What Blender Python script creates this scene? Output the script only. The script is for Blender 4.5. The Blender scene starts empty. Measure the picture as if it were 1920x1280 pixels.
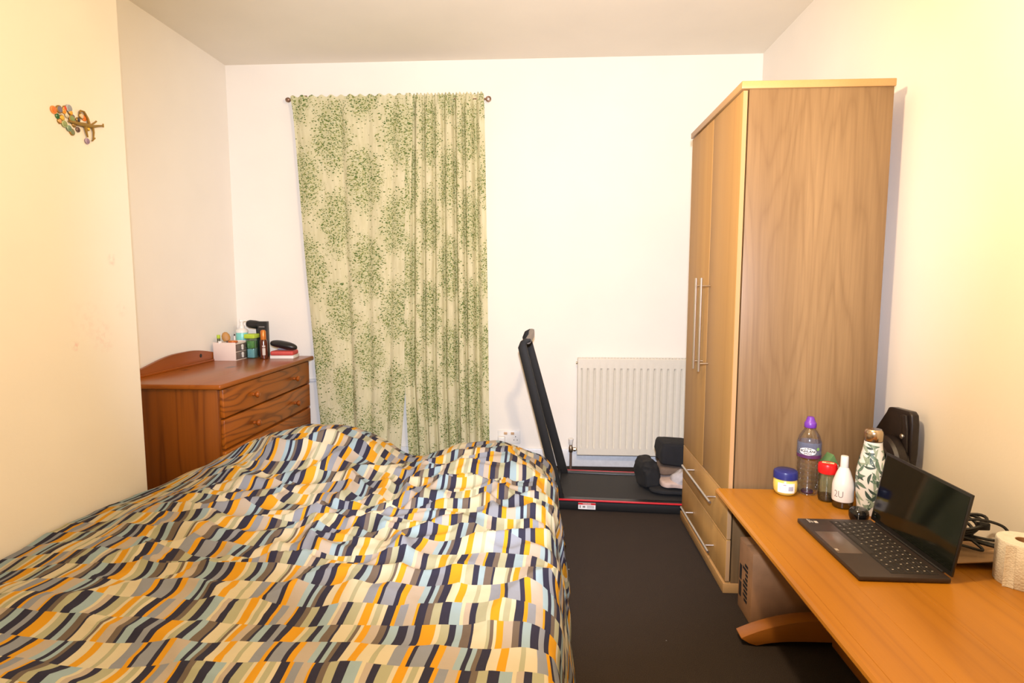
import bpy, bmesh, math, random
from mathutils import Vector, Matrix, noise
random.seed(7)
PI = math.pi
scene = bpy.context.scene
COL = scene.collection

# ------------------------------------------------------------------ camera, light, exposure
cam_d = bpy.data.cameras.new('camera')
cam = bpy.data.objects.new('camera', cam_d); COL.objects.link(cam)
cam_d.sensor_width = 36.0
cam_d.lens = 36.0 * 1100.0 / 1920.0
cam_d.clip_start = 0.02
CAM_PITCH, CAM_YAW, CAM_H = 0.1003, 0.0582, 1.2
cam.location = (0, 0, CAM_H)
cam.rotation_euler = (PI / 2 - CAM_PITCH, 0, CAM_YAW)
scene.camera = cam

world = bpy.data.worlds.new('world'); scene.world = world
world.use_nodes = True
world.node_tree.nodes['Background'].inputs[0].default_value = (0.6, 0.7, 1.0, 1)
world.node_tree.nodes['Background'].inputs[1].default_value = 0.0

# warm bare bulb hanging in the middle of the room, just above the picture
ld = bpy.data.lights.new('ceiling_bulb', 'POINT'); ld.energy = 46; ld.color = (1.0, 0.73, 0.44); ld.shadow_soft_size = 0.05
lo = bpy.data.objects.new('ceiling_bulb', ld); COL.objects.link(lo); lo.location = (0.16, 1.22, 1.98)
# the photographer's flash, on top of the camera
fd = bpy.data.lights.new('camera_flash', 'SPOT'); fd.energy = 225; fd.color = (0.76, 0.82, 1.0); fd.shadow_soft_size = 0.03
fd.spot_size = 1.36; fd.spot_blend = 0.55
fo = bpy.data.objects.new('camera_flash', fd); COL.objects.link(fo); fo.location = (0.0, -0.02, 1.36)
fo.rotation_euler = (PI / 2 - CAM_PITCH + 0.08, 0, CAM_YAW - 0.02)

vs = scene.view_settings
vs.view_transform = 'Standard'; vs.look = 'None'; vs.gamma = 1.0; vs.exposure = 0.93; vs.use_curve_mapping = False

# ------------------------------------------------------------------ helpers
def s2l(c):
    c = c / 255.0
    return c / 12.92 if c <= 0.04045 else ((c + 0.055) / 1.055) ** 2.4
def rgb(r, g, b): return (s2l(r), s2l(g), s2l(b), 1.0)

class NT:
    def __init__(self, name):
        self.m = bpy.data.materials.new(name); self.m.use_nodes = True
        self.t = self.m.node_tree; self.b = self.t.nodes['Principled BSDF']
    def n(self, typ, **kw):
        nd = self.t.nodes.new(typ)
        for k, v in kw.items(): setattr(nd, k, v)
        return nd
    def l(self, a, b): self.t.links.new(a, b)
    def val(self, sock, v):
        if hasattr(v, 'is_output') or isinstance(v, bpy.types.NodeSocket): self.l(v, sock)
        else: sock.default_value = v
    def math(self, op, a, b=None, c=None, clamp=False):
        nd = self.n('ShaderNodeMath', operation=op); nd.use_clamp = clamp
        self.val(nd.inputs[0], a)
        if b is not None: self.val(nd.inputs[1], b)
        if c is not None: self.val(nd.inputs[2], c)
        return nd.outputs[0]
    def coord(self, kind='Object', scale=(1, 1, 1), loc=(0, 0, 0), rot=(0, 0, 0)):
        tc = self.n('ShaderNodeTexCoord'); mp = self.n('ShaderNodeMapping')
        mp.inputs['Location'].default_value = loc; mp.inputs['Rotation'].default_value = rot; mp.inputs['Scale'].default_value = scale
        self.l(tc.outputs[kind], mp.inputs[0]); return mp.outputs[0]
    def noise(self, vec, scale=5, detail=3, rough=0.5, dist=0):
        nd = self.n('ShaderNodeTexNoise'); self.l(vec, nd.inputs['Vector'])
        nd.inputs['Scale'].default_value = scale; nd.inputs['Detail'].default_value = detail
        nd.inputs['Roughness'].default_value = rough; nd.inputs['Distortion'].default_value = dist
        return nd.outputs[0]
    def ramp(self, fac, stops, interp='LINEAR'):
        nd = self.n('ShaderNodeValToRGB'); cr = nd.color_ramp; cr.interpolation = interp
        while len(cr.elements) < len(stops): cr.elements.new(0.5)
        for e, (p, c) in zip(cr.elements, stops): e.position = p; e.color = c
        self.l(fac, nd.inputs[0]); return nd.outputs[0]
    def mix(self, fac, a, b, mode='MIX'):
        nd = self.n('ShaderNodeMix', data_type='RGBA', blend_type=mode)
        self.val(nd.inputs[0], fac); self.val(nd.inputs[6], a); self.val(nd.inputs[7], b)
        return nd.outputs[2]
    def bump(self, h, strength=0.2, dist=0.01):
        nd = self.n('ShaderNodeBump'); nd.inputs['Strength'].default_value = strength; nd.inputs['Distance'].default_value = dist
        self.l(h, nd.inputs['Height']); self.l(nd.outputs[0], self.b.inputs['Normal'])
    def base(self, c): self.val(self.b.inputs['Base Color'], c)
    def set(self, rough=None, metal=None, spec=None, **kw):
        if rough is not None: self.val(self.b.inputs['Roughness'], rough)
        if metal is not None: self.b.inputs['Metallic'].default_value = metal
        if spec is not None: self.b.inputs['Specular IOR Level'].default_value = spec
        for k, v in kw.items(): self.b.inputs[k.replace('_', ' ')].default_value = v

def plain(name, c, rough=0.5, metal=0.0, spec=0.5, var=0.06, vscale=40, bump=0.0):
    """one colour with a little procedural unevenness"""
    t = NT(name); v = t.coord()
    n = t.noise(v, vscale, 3)
    a = tuple(x * (1 - var) for x in c[:3]) + (1,); b = tuple(min(1, x * (1 + var)) for x in c[:3]) + (1,)
    t.base(t.ramp(n, [(0.3, a), (0.7, b)])); t.set(rough, metal, spec)
    if bump: t.bump(t.noise(v, vscale * 6, 2), bump, 0.002)
    return t.m

def wood(name, dark, light, line, grain='Z', across=2.2, along=0.35, rings=9, contrast=0.5, rough=0.4, fibre=0.35, knots=(), spec=0.4, seed=0.0):
    t = NT(name)
    sc = {'X': (along, across, across), 'Y': (across, along, across), 'Z': (across, across, along)}[grain]
    v = t.coord(scale=sc, loc=(seed, seed * 0.7, seed * 1.3))
    wob = t.noise(v, 2.5, 2)
    n1 = t.noise(v, 1.0, 2.5, 0.45, 0.25)
    r = t.math('PINGPONG', t.math('MULTIPLY', t.math('ADD', n1, t.math('MULTIPLY', wob, 0.08)), rings * 2), 1.0)
    r = t.math('POWER', r, 3.0)
    fs = {'X': (4, 160, 160), 'Y': (160, 4, 160), 'Z': (160, 160, 4)}[grain]
    fv = t.coord(scale=fs)
    fib = t.noise(fv, 1.0, 2, 0.6)
    broad = t.noise(v, 0.8, 1)
    col = t.ramp(broad, [(0.35, dark), (0.65, light)])
    col = t.mix(t.math('MULTIPLY', r, contrast, clamp=True), col, line)
    col = t.mix(t.math('MULTIPLY', t.math('SUBTRACT', 1.0, fib), fibre, clamp=True), col, tuple(x * 0.62 for x in line[:3]) + (1,))
    if knots:
        tc = t.n('ShaderNodeTexCoord')
        for (p, rad) in knots:
            sb = t.n('ShaderNodeVectorMath', operation='SUBTRACT'); t.l(tc.outputs['Object'], sb.inputs[0]); sb.inputs[1].default_value = p
            st = t.n('ShaderNodeVectorMath', operation='MULTIPLY'); t.l(sb.outputs[0], st.inputs[0])
            k = [1, 1, 1]; k['XYZ'.index(grain)] = 0.6; st.inputs[1].default_value = k
            ln = t.n('ShaderNodeVectorMath', operation='LENGTH'); t.l(st.outputs[0], ln.inputs[0])
            d = t.math('DIVIDE', ln.outputs['Value'], rad)
            d = t.math('ADD', d, t.math('MULTIPLY', t.math('SUBTRACT', wob, 0.5), 0.8))
            f = t.math('SUBTRACT', 1.0, d, clamp=True)
            col = t.mix(t.math('MULTIPLY', f, 1.6, clamp=True), col, tuple(x * 0.16 for x in line[:3]) + (1,))
    t.base(col); t.set(rough, 0, spec)
    t.bump(fib, 0.06, 0.001)
    return t.m

def clear(name, tint, gloss=0.12, rough=0.03):
    t = NT(name)
    for nd in list(t.t.nodes):
        if nd.type == 'BSDF_PRINCIPLED': t.t.nodes.remove(nd)
    out = [n for n in t.t.nodes if n.type == 'OUTPUT_MATERIAL'][0]
    tr = t.n('ShaderNodeBsdfTransparent'); tr.inputs[0].default_value = tint
    gl = t.n('ShaderNodeBsdfGlossy'); gl.inputs['Roughness'].default_value = rough
    lw = t.n('ShaderNodeLayerWeight'); lw.inputs[0].default_value = 0.25
    mx = t.n('ShaderNodeMixShader')
    f = t.math('MULTIPLY_ADD', lw.outputs['Fresnel'], 0.45, gloss * 0.3, clamp=True)
    t.l(f, mx.inputs[0]); t.l(tr.outputs[0], mx.inputs[1]); t.l(gl.outputs[0], mx.inputs[2]); t.l(mx.outputs[0], out.inputs[0])
    return t.m

ORIGIN = {}
class MB:
    """collects polygons in world space; build() makes one mesh object"""
    def __init__(self): self.v = []; self.f = []; self.uv = {}; self.mi = {}
    def add(self, vs, fs, mi=0):
        o = len(self.v); self.v += [Vector(p) for p in vs]
        for f in fs:
            if mi: self.mi[len(self.f)] = mi
            self.f.append([i + o for i in f])
        return self
    def box(self, x0, y0, z0, x1, y1, z1, mi=0):
        vs = [(x0, y0, z0), (x1, y0, z0), (x1, y1, z0), (x0, y1, z0), (x0, y0, z1), (x1, y0, z1), (x1, y1, z1), (x0, y1, z1)]
        return self.add(vs, [(0, 3, 2, 1), (4, 5, 6, 7), (0, 1, 5, 4), (1, 2, 6, 5), (2, 3, 7, 6), (3, 0, 4, 7)], mi)
    def tube(self, pts, r, seg=10, cap=True, closed=False):
        pts = [Vector(p) for p in pts]; n = len(pts)
        rs = r if isinstance(r, (list, tuple)) else [r] * n
        rings = []; ref = None
        for i, p in enumerate(pts):
            a = pts[i - 1] if i > 0 else (pts[-1] if closed else p); b = pts[i + 1] if i < n - 1 else (pts[0] if closed else p)
            d = (b - a).normalized()
            if ref is None:
                ref = Vector((0, 0, 1)) if abs(d.z) < 0.9 else Vector((1, 0, 0))
            u = (ref - d * ref.dot(d)).normalized(); w = d.cross(u); ref = u
            rings.append([p + (u * math.cos(2 * PI * k / seg) + w * math.sin(2 * PI * k / seg)) * rs[i] for k in range(seg)])
        vs = [q for rg in rings for q in rg]; fs = []
        m = n if closed else n - 1
        for i in range(m):
            j = (i + 1) % n
            for k in range(seg):
                k2 = (k + 1) % seg
                fs.append((i * seg + k, i * seg + k2, j * seg + k2, j * seg + k))
        if cap and not closed:
            fs.append(tuple(range(seg - 1, -1, -1))); fs.append(tuple((n - 1) * seg + k for k in range(seg)))
        return self.add(vs, fs)
    def lathe(self, prof, c=(0, 0, 0), seg=28, axis='Z', cap=True, a0=0, a1=2 * PI):
        """prof = [(r, h)...] turned round an axis through c"""
        full = abs(a1 - a0 - 2 * PI) < 1e-6; ns = seg if full else seg + 1
        vs = []
        for (r, h) in prof:
            for k in range(ns):
                a = a0 + (a1 - a0) * k / seg
                p = (r * math.cos(a), r * math.sin(a), h)
                if axis == 'X': p = (h, r * math.cos(a), r * math.sin(a))
                if axis == 'Y': p = (r * math.sin(a), h, r * math.cos(a))
                vs.append(Vector(p) + Vector(c))
        fs = []
        for i in range(len(prof) - 1):
            for k in range(seg):
                k2 = (k + 1) % ns
                fs.append((i * ns + k, i * ns + k2, (i + 1) * ns + k2, (i + 1) * ns + k))
        if cap and full:
            if prof[0][0] > 1e-6: fs.append(tuple(range(ns - 1, -1, -1)))
            if prof[-1][0] > 1e-6: fs.append(tuple((len(prof) - 1) * ns + k for k in range(ns)))
        return self.add(vs, fs)
    def prism(self, poly, a0, a1, axis='X'):
        """2-D outline pushed along an axis: X -> (y,z), Y -> (x,z), Z -> (x,y)"""
        n = len(poly)
        def P(p, t): return {'X': (t, p[0], p[1]), 'Y': (p[0], t, p[1]), 'Z': (p[0], p[1], t)}[axis]
        vs = [P(p, a0) for p in poly] + [P(p, a1) for p in poly]
        fs = [tuple(range(n - 1, -1, -1)), tuple(range(n, 2 * n))]
        for i in range(n): j = (i + 1) % n; fs.append((i, j, n + j, n + i))
        return self.add(vs, fs)
    def grid(self, fn, nu, nv, uvfn=None, closed_u=False):
        o = len(self.v); cu = nu if closed_u else nu + 1
        for j in range(nv + 1):
            for i in range(cu): self.v.append(Vector(fn(i / nu, j / nv)))
        for j in range(nv):
            for i in range(nu):
                i2 = (i + 1) % cu
                idx = [o + j * cu + i, o + j * cu + i2, o + (j + 1) * cu + i2, o + (j + 1) * cu + i]
                if uvfn: self.uv[len(self.f)] = [uvfn(i / nu, j / nv), uvfn((i + 1) / nu, j / nv), uvfn((i + 1) / nu, (j + 1) / nv), uvfn(i / nu, (j + 1) / nv)]
                self.f.append(idx)
        return self
    def xf(self, M):
        self.v = [M @ p for p in self.v]; return self
    def build(self, name, mat, parent=None, bevel=0, seg=2, smooth=True, origin=None, angle=0.6, recalc=True):
        if parent is not None: off = ORIGIN[parent]
        elif origin is not None: off = Vector(origin)
        else:
            xs = [p.x for p in self.v]; ys = [p.y for p in self.v]; zs = [p.z for p in self.v]
            off = Vector(((min(xs) + max(xs)) / 2, (min(ys) + max(ys)) / 2, min(zs)))
        me = bpy.data.meshes.new(name)
        me.from_pydata([p - off for p in self.v], [], self.f)
        mats = mat if isinstance(mat, (list, tuple)) else [mat]
        for m in mats: me.materials.append(m)
        for i, m in self.mi.items(): me.polygons[i].material_index = m
        if self.uv:
            ul = me.uv_layers.new(name='UVMap')
            for p in me.polygons:
                if p.index in self.uv:
                    for li, q in zip(p.loop_indices, self.uv[p.index]): ul.data[li].uv = q
        if bevel or recalc:
            bm = bmesh.new(); bm.from_mesh(me)
            if recalc: bmesh.ops.recalc_face_normals(bm, faces=bm.faces)
            if bevel: 
                es = [e for e in bm.edges if len(e.link_faces) == 2 and e.calc_face_angle(0) > 0.5]
                bmesh.ops.bevel(bm, geom=es, offset=bevel, offset_type='OFFSET', segments=seg, profile=0.5, affect='EDGES', clamp_overlap=True)
            bm.to_mesh(me); bm.free()
        if smooth:
            me.polygons.foreach_set('use_smooth', [True] * len(me.polygons))
            me.set_sharp_from_angle(angle=angle)
        me.update()
        o = bpy.data.objects.new(name, me); COL.objects.link(o)
        ORIGIN[o] = off
        if parent is not None: o.parent = parent
        else: o.location = off
        return o

def thing(name, label, cat, loc, group=None):
    o = bpy.data.objects.new(name, None); COL.objects.link(o); o.location = loc; o.empty_display_size = 0.05
    o['label'] = label; o['category'] = cat
    if group: o['group'] = group
    ORIGIN[o] = Vector(loc); return o
def tag(o, label, cat, group=None):
    o['label'] = label; o['category'] = cat
    if group: o['group'] = group
    return o
def struct(o, label=None, cat=None):
    o['kind'] = 'structure'
    if label: o['label'] = label
    if cat: o['category'] = cat
    return o
def B(x0, y0, z0, x1, y1, z1): return MB().box(x0, y0, z0, x1, y1, z1)

def text_polys(s, size, bold=0.0, width=1.0):
    """outline text as flat polygons centred on the origin"""
    cu = bpy.data.curves.new('lettering', 'FONT'); cu.body = s; cu.size = size; cu.align_x = 'CENTER'; cu.align_y = 'CENTER'; cu.offset = bold; cu.resolution_u = 3
    ob = bpy.data.objects.new('lettering', cu); COL.objects.link(ob)
    dg = bpy.context.evaluated_depsgraph_get(); me = bpy.data.meshes.new_from_object(ob.evaluated_get(dg))
    vs = [(v.co.x * width, v.co.y) for v in me.vertices]; fs = [tuple(p.vertices) for p in me.polygons]
    bpy.data.objects.remove(ob); bpy.data.curves.remove(cu); bpy.data.meshes.remove(me)
    return vs, fs
def wrap(vs, c, r, ang, z):
    """flat (x,y) print wrapped on an upright cylinder; r may be a function of height"""
    out = []
    for x, y in vs:
        rr = r(z + y) if callable(r) else r
        a = ang + x / rr
        out.append((c[0] + rr * math.cos(a), c[1] + rr * math.sin(a), z + y))
    return out

# ------------------------------------------------------------------ materials
def wall_mat(name, c, stains=()):
    t = NT(name); v = t.coord()
    n = t.noise(v, 3, 4); 
    col = t.ramp(n, [(0.3, tuple(x * 0.965 for x in c[:3]) + (1,)), (0.7, c)])
    tc = t.n('ShaderNodeTexCoord')
    for (p, rad, sc_, amt) in stains:
        sb = t.n('ShaderNodeVectorMath', operation='SUBTRACT'); t.l(tc.outputs['Object'], sb.inputs[0]); sb.inputs[1].default_value = p
        ln = t.n('ShaderNodeVectorMath', operation='LENGTH'); t.l(sb.outputs[0], ln.inputs[0])
        f = t.math('SUBTRACT', 1.0, t.math('DIVIDE', ln.outputs['Value'], rad), clamp=True)
        nn = t.math('MULTIPLY', t.math('SUBTRACT', t.noise(v, 38, 3), 0.45, clamp=True), 4.0, clamp=True)
        col = t.mix(t.math('MULTIPLY', t.math('MULTIPLY', f, nn), amt, clamp=True), col, sc_)
    t.base(col); t.set(0.75, 0, 0.25)
    t.bump(t.noise(v, 70, 4), 0.10, 0.004)
    return t.m
PINK = rgb(226, 160, 160)
M = {}
M['wall'] = wall_mat('wall_paint', (0.87, 0.825, 0.745, 1))
M['ceiling'] = wall_mat('ceiling_paint', (0.87, 0.81, 0.69, 1))
M['trim'] = plain('trim_paint', (0.74, 0.75, 0.76, 1), 0.35)
def carpet():
    t = NT('dark_carpet'); v = t.coord()
    n = t.noise(v, 420, 2, 0.7); n2 = t.noise(v, 9, 3)
    c = t.ramp(n, [(0.25, rgb(36, 30, 27)), (0.75, rgb(74, 65, 58))])
    c = t.mix(t.math('MULTIPLY', n2, 0.3), c, rgb(48, 41, 36))
    vo = t.n('ShaderNodeTexVoronoi'); t.l(v, vo.inputs['Vector']); vo.inputs['Scale'].default_value = 9
    spk = t.math('LESS_THAN', vo.outputs['Distance'], 0.03)
    c = t.mix(t.math('MULTIPLY', spk, 0.7), c, rgb(150, 150, 155))
    t.base(c); t.set(0.95, 0, 0.1); t.bump(n, 0.6, 0.006); return t.m
M['carpet'] = carpet()
M['oak_side'] = wood('oak_side', rgb(128, 100, 66), rgb(148, 118, 80), rgb(98, 70, 42), 'Z', 5.2, 0.40, 20, 0.30, 0.42, 0.50, seed=3.1)
M['oak_front'] = wood('oak_front', rgb(178, 136, 76), rgb(198, 154, 90), rgb(152, 108, 54), 'Z', 6, 0.12, 5, 0.25, 0.58, 0.25, seed=8.3)
M['oak_edge'] = wood('oak_edge', rgb(176, 136, 84), rgb(188, 148, 96), rgb(160, 116, 68), 'Y', 4, 0.3, 2, 0.15, 0.35, 0.2)
M['oak_edge_z'] = wood('oak_edge_upright', rgb(170, 132, 92), rgb(186, 148, 106), rgb(158, 116, 74), 'Z', 4, 0.3, 2, 0.15, 0.35, 0.2)
M['beech'] = wood('beech_table', rgb(164, 107, 25), rgb(180, 120, 31), rgb(130, 76, 12), 'Y', 6, 0.25, 8, 0.30, 0.33, 0.22, seed=1.7, spec=0.4)
M['beech_leg'] = wood('beech_leg', rgb(160, 98, 32), rgb(176, 110, 40), rgb(134, 74, 20), 'X', 5, 0.5, 2, 0.2, 0.35, 0.25)
M['pine_side'] = wood('pine_side', rgb(130, 68, 14), rgb(152, 82, 18), rgb(74, 30, 6), 'Z', 4.0, 0.28, 14, 0.55, 0.33, 0.25,
                      knots=[((-0.24, -0.49, 0.66), 0.03), ((-0.20, -0.49, 0.47), 0.032), ((0.18, -0.49, 0.60), 0.02)], seed=5.5)
M['pine_top'] = wood('pine_top', rgb(150, 80, 20), rgb(170, 96, 26), rgb(118, 56, 12), 'Y', 4.0, 0.3, 9, 0.4, 0.28, 0.2,
                     knots=[((0.02, 0.02, 0.728), 0.03), ((-0.17, -0.1, 0.728), 0.018)], seed=2.2)
M['pine_front'] = wood('pine_front', rgb(142, 74, 16), rgb(164, 90, 22), rgb(72, 30, 6), 'Y', 5.5, 0.8, 14, 0.7, 0.32, 0.2, seed=9.4)
M['pine_plain'] = wood('pine_plain', rgb(140, 70, 16), rgb(158, 82, 20), rgb(104, 46, 10), 'Y', 4, 0.4, 4, 0.35, 0.3, 0.2)
M['steel'] = plain('brushed_steel', (0.62, 0.58, 0.53, 1), 0.3, 1.0, var=0.03)
M['black_metal'] = plain('black_powder_metal', (0.010, 0.0095, 0.009, 1), 0.55, spec=0.25)
M['black_plastic'] = plain('black_plastic', (0.012, 0.012, 0.013, 1), 0.35)
M['black_gloss'] = plain('black_gloss', (0.008, 0.008, 0.009, 1), 0.1)
M['belt'] = plain('treadmill_belt', (0.016, 0.015, 0.015, 1), 0.7, vscale=200, var=0.3, bump=0.2)
M['red'] = plain('red_stripe', rgb(190, 20, 30), 0.4)
M['white_plastic'] = plain('white_plastic', (0.80, 0.78, 0.73, 1), 0.35, var=0.02)
M['radiator'] = plain('cream_enamel', (0.70, 0.66, 0.56, 1), 0.4, var=0.015)
M['brass'] = plain('aged_brass', (0.40, 0.30, 0.20, 1), 0.35, 1.0)
M['dark_pipe'] = plain('brown_pipe', rgb(96, 78, 66), 0.5)
M['glass'] = clear('clear_glass', (0.93, 0.95, 0.94, 1), 0.2)
M['pet'] = clear('clear_plastic', (0.975, 0.975, 0.98, 1), 0.3, 0.08)
M['cardboard'] = plain('cardboard', rgb(168, 124, 84), 0.8, vscale=25, var=0.08)
M['paper_brown'] = plain('brown_card', rgb(176, 142, 104), 0.75, vscale=20)
M['ink'] = plain('black_ink', rgb(30, 28, 28), 0.6)

# ------------------------------------------------------------------ room shell
XL, XR, YB, YF, ZC, XC, YC = -2.05, 1.30, 3.78, -1.25, 2.575, -1.664, 2.30
struct(B(XL - .1, YF - .1, -.1, XR + .1, YB + .1, 0).build('floor', M['carpet'], smooth=False))
struct(B(XL - .1, YF - .1, ZC, XR + .1, YB + .1, ZC + .1).build('ceiling', M['ceiling'], smooth=False))
struct(B(XL - .1, YB, 0, XR + .1, YB + .1, ZC).build('wall_back', M['wall'], smooth=False))
struct(B(XR, YF, 0, XR + .1, YB, ZC).build('wall_right', M['wall'], smooth=False))
struct(B(XL - .1, YF, 0, XL, YB, ZC).build('wall_left', M['wall'], smooth=False))
struct(B(XL - .1, YF - .1, 0, XR + .1, YF, ZC).build('wall_front', M['wall'], smooth=False))
cb_o = Vector((XC, YC, 0))
def stn(y, z): return (0.0, y - YC, z)
M['chimney'] = wall_mat('chimney_paint', (0.87, 0.825, 0.745, 1), [(stn(1.976, .976), .022, PINK, .8), (stn(2.11, .99), .07, PINK, .3), (stn(2.211, 1.094), .035, PINK, .35),
                        (stn(2.178, 1.286), .028, PINK, .7), (stn(2.04, 1.06), .11, PINK, .14)])
ch = MB(); ch.box(XL, YF, 0, XC, YC, ZC)
struct(ch.build('wall_chimney', M['chimney'], origin=cb_o, bevel=0.012, seg=3))
def skirting(name, x0, y0, x1, y1, zt=.115):
    b = MB(); b.box(x0, y0, 0, x1, y1, zt); return struct(b.build(name, M['trim'], bevel=0.006))
skirting('baseboard_back', XL + .001, YB - .018, XR - .001, YB - .0005)
skirting('baseboard_right', XR - .018, YF + .001, XR - .0005, YB - .02)
# narrow ledge of the window board, seen between the chest and the curtain
lg = MB().box(-1.72, YB - .022, .545, -.42, YB - .0005, .563)
struct(lg.build('trim_1', M['trim'], bevel=0.003), 'white painted ledge running behind the green curtains', 'ledge')

# ------------------------------------------------------------------ wardrobe
def wardrobe():
    x0, x1, y0, y1, zt = .715, 1.217, 2.214, 2.945, 1.885
    t = thing('wardrobe', 'tall oak effect wardrobe with two doors and two drawers by the right wall', 'wardrobe', ((x0 + x1) / 2, (y0 + y1) / 2, 0))
    b = B(x0 + .004, y0, .04, x1, y0 + .018, zt).build('side_panel', M['oak_side'], t, .0015)
    B(x0, y1 - .018, .04, x1, y1, zt).build('side_panel', M['oak_side'], t, .0015)
    B(x1 - .012, y0 + .018, .04, x1 - .004, y1 - .018, zt).build('back_panel', M['oak_front'], t)
    B(.690, y0 - .006, zt, x1 + .004, y1 + .006, zt + .027).build('top_panel', M['oak_edge'], t, .003)
    B(.690, y0 - .002, 0, x1, y1 + .002, .04).build('base_panel', M['oak_edge'], t, .003)
    B(x0 + .002, y0 + .018, .375, x1 - .012, y1 - .018, .393).build('inner_shelf', M['oak_edge'], t)
    ym = 2.583
    def bar(p0, p1, r): return MB().tube([p0, p1], r, 10)
    def pull(par, pts, stand):
        h = bar(*pts, .0058).build('handle', M['steel'], par)
        for s in stand: 
            # stand-offs belong to the pull
            m2 = MB().tube([s, (0.6965, s[1], s[2])], .0042, 8)
            o2 = m2.build('handle_post', M['steel'], par)
        return h
    for (a, b2, yh) in ((y0 + .001, ym - .0015, 2.548), (ym + .0015, y1 - .001, 2.636)):
        d = B(.697, a, .388, .7145, b2, zt - .004).build('door', [M['oak_front']], t, .0025)
        B(.6985, a - .0008, .390, .713, a + .0012, zt - .006).build('edge_band', M['oak_edge_z'], d)
        pull(d, ((.657, yh, .818), (.657, yh, 1.219)), [(.657, yh, .852), (.657, yh, 1.185)])
    for (z0, z1, zh) in ((.2155, .3845, .326), (.047, .2125, .119)):
        d = B(.697, y0 + .001, z0, .7145, y1 - .001, z1).build('drawer', M['oak_front'], t, .0025)
        B(.6985, y0 + .0002, z0 + .002, .713, y0 + .0022, z1 - .002).build('edge_band', M['oak_edge_z'], d)
        B(.6965, y0 + .004, z1 - .004, .6985, y1 - .004, z1 - .001).build('edge_band', M['oak_edge'], d)
        pull(d, ((.657, 2.31, zh), (.657, 2.785, zh)), [(.657, 2.375, zh), (.657, 2.72, zh)])
    return t
wardrobe()

# ------------------------------------------------------------------ chest of drawers
CT = .728
def chest():
    x0, x1, y0, y1 = -2.035, -1.530, 2.612, 3.668
    t = thing('chest_of_drawers', 'varnished pine chest of drawers in the alcove with a curved backboard', 'drawers', ((x0 + x1) / 2, (y0 + y1) / 2, 0))
    B(x0, y0, .0, x1, y0 + .022, CT - .024).build('side_panel', M['pine_side'], t, .002)
    B(x0, y1 - .022, .0, x1, y1, CT - .024).build('side_panel', M['pine_side'], t, .002)
    B(x0, y0 + .022, .06, x0 + .012, y1 - .022, CT - .024).build('back_panel', M['pine_plain'], t)
    B(x0 - .003, 2.591, CT - .024, -1.500, 3.690, CT).build('top', M['pine_top'], t, .008, 3)
    B(x1 - .03, y0 + .022, .0, x1 - .008, y1 - .022, .085).build('plinth', M['pine_plain'], t, .002)
    for z in (.0865, .244, .399, .5545): B(x1 - .03, y0 + .022, z, x1 - .004, y1 - .022, z + .012).build('drawer_rail', M['pine_plain'], t)
    zs = [(.560, .700), (.410, .552), (.255, .398), (.098, .243)]
    for z0, z1 in zs:
        d = B(x1 - .02, y0 + .026, z0, x1 + .016, y1 - .026, z1).build('drawer', M['pine_front'], t, .006, 3)
        for yk in (2.912, 3.408):
            MB().lathe([(.009, 0), (.009, .006), (.007, .012), (.012, .018), (.0165, .024), (.0165, .030), (.012, .036), (.0, .038)], (x1 + .0155, yk, (z0 + z1) / 2 - .006), 16, 'X').build('knob', M['pine_plain'], d)
    # scalloped backboard
    pts = [(2.60, CT - .001)]
    for i in range(25):
        s = i / 24; y = 2.60 + 1.085 * s; e = min(s, 1 - s)
        k = min(1, max(0, (e - .03) / .42)); k = k * k * (3 - 2 * k)
        pts.append((y, CT + .022 + .062 * k))
    pts.append((3.685, CT - .001))
    bb = MB().prism(pts, x0 - .001, x0 + .019, 'X').build('backboard', M['pine_plain'], t, .003)
    MB().lathe([(.0, .0), (.011, .0), (.011, .002), (0, .0025)], (x0 + .0185, 3.295, CT + .046), 14, 'X').build('screw_plug', M['ink'], bb)
    B(x0 + .0195, 2.62, CT - .0005, x0 + .028, 3.67, CT + .012).build('bead', M['pine_plain'], t, .003)
chest()

# ------------------------------------------------------------------ bed and duvet
bed = thing('bed', 'low double bed under the patterned duvet', 'bed', (-.74, 1.84, 0))
B(-1.41, .94, .05, -.07, 2.74, .19).build('base', plain('bed_base_cloth', (.25, .22, .2, 1), .9), bed, .01)
B(-1.41, .94, .191, -.07, 2.74, .325).build('mattress', plain('mattress_cloth', (.6, .58, .55, 1), .9), bed, .03, 3)
for xx, yy in ((-1.35, 1.0), (-.13, 1.0), (-1.35, 2.68), (-.13, 2.68)):
    MB().lathe([(.02, 0), (.025, .05)], (xx, yy, 0), 12).build('leg', M['black_plastic'], bed)

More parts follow.
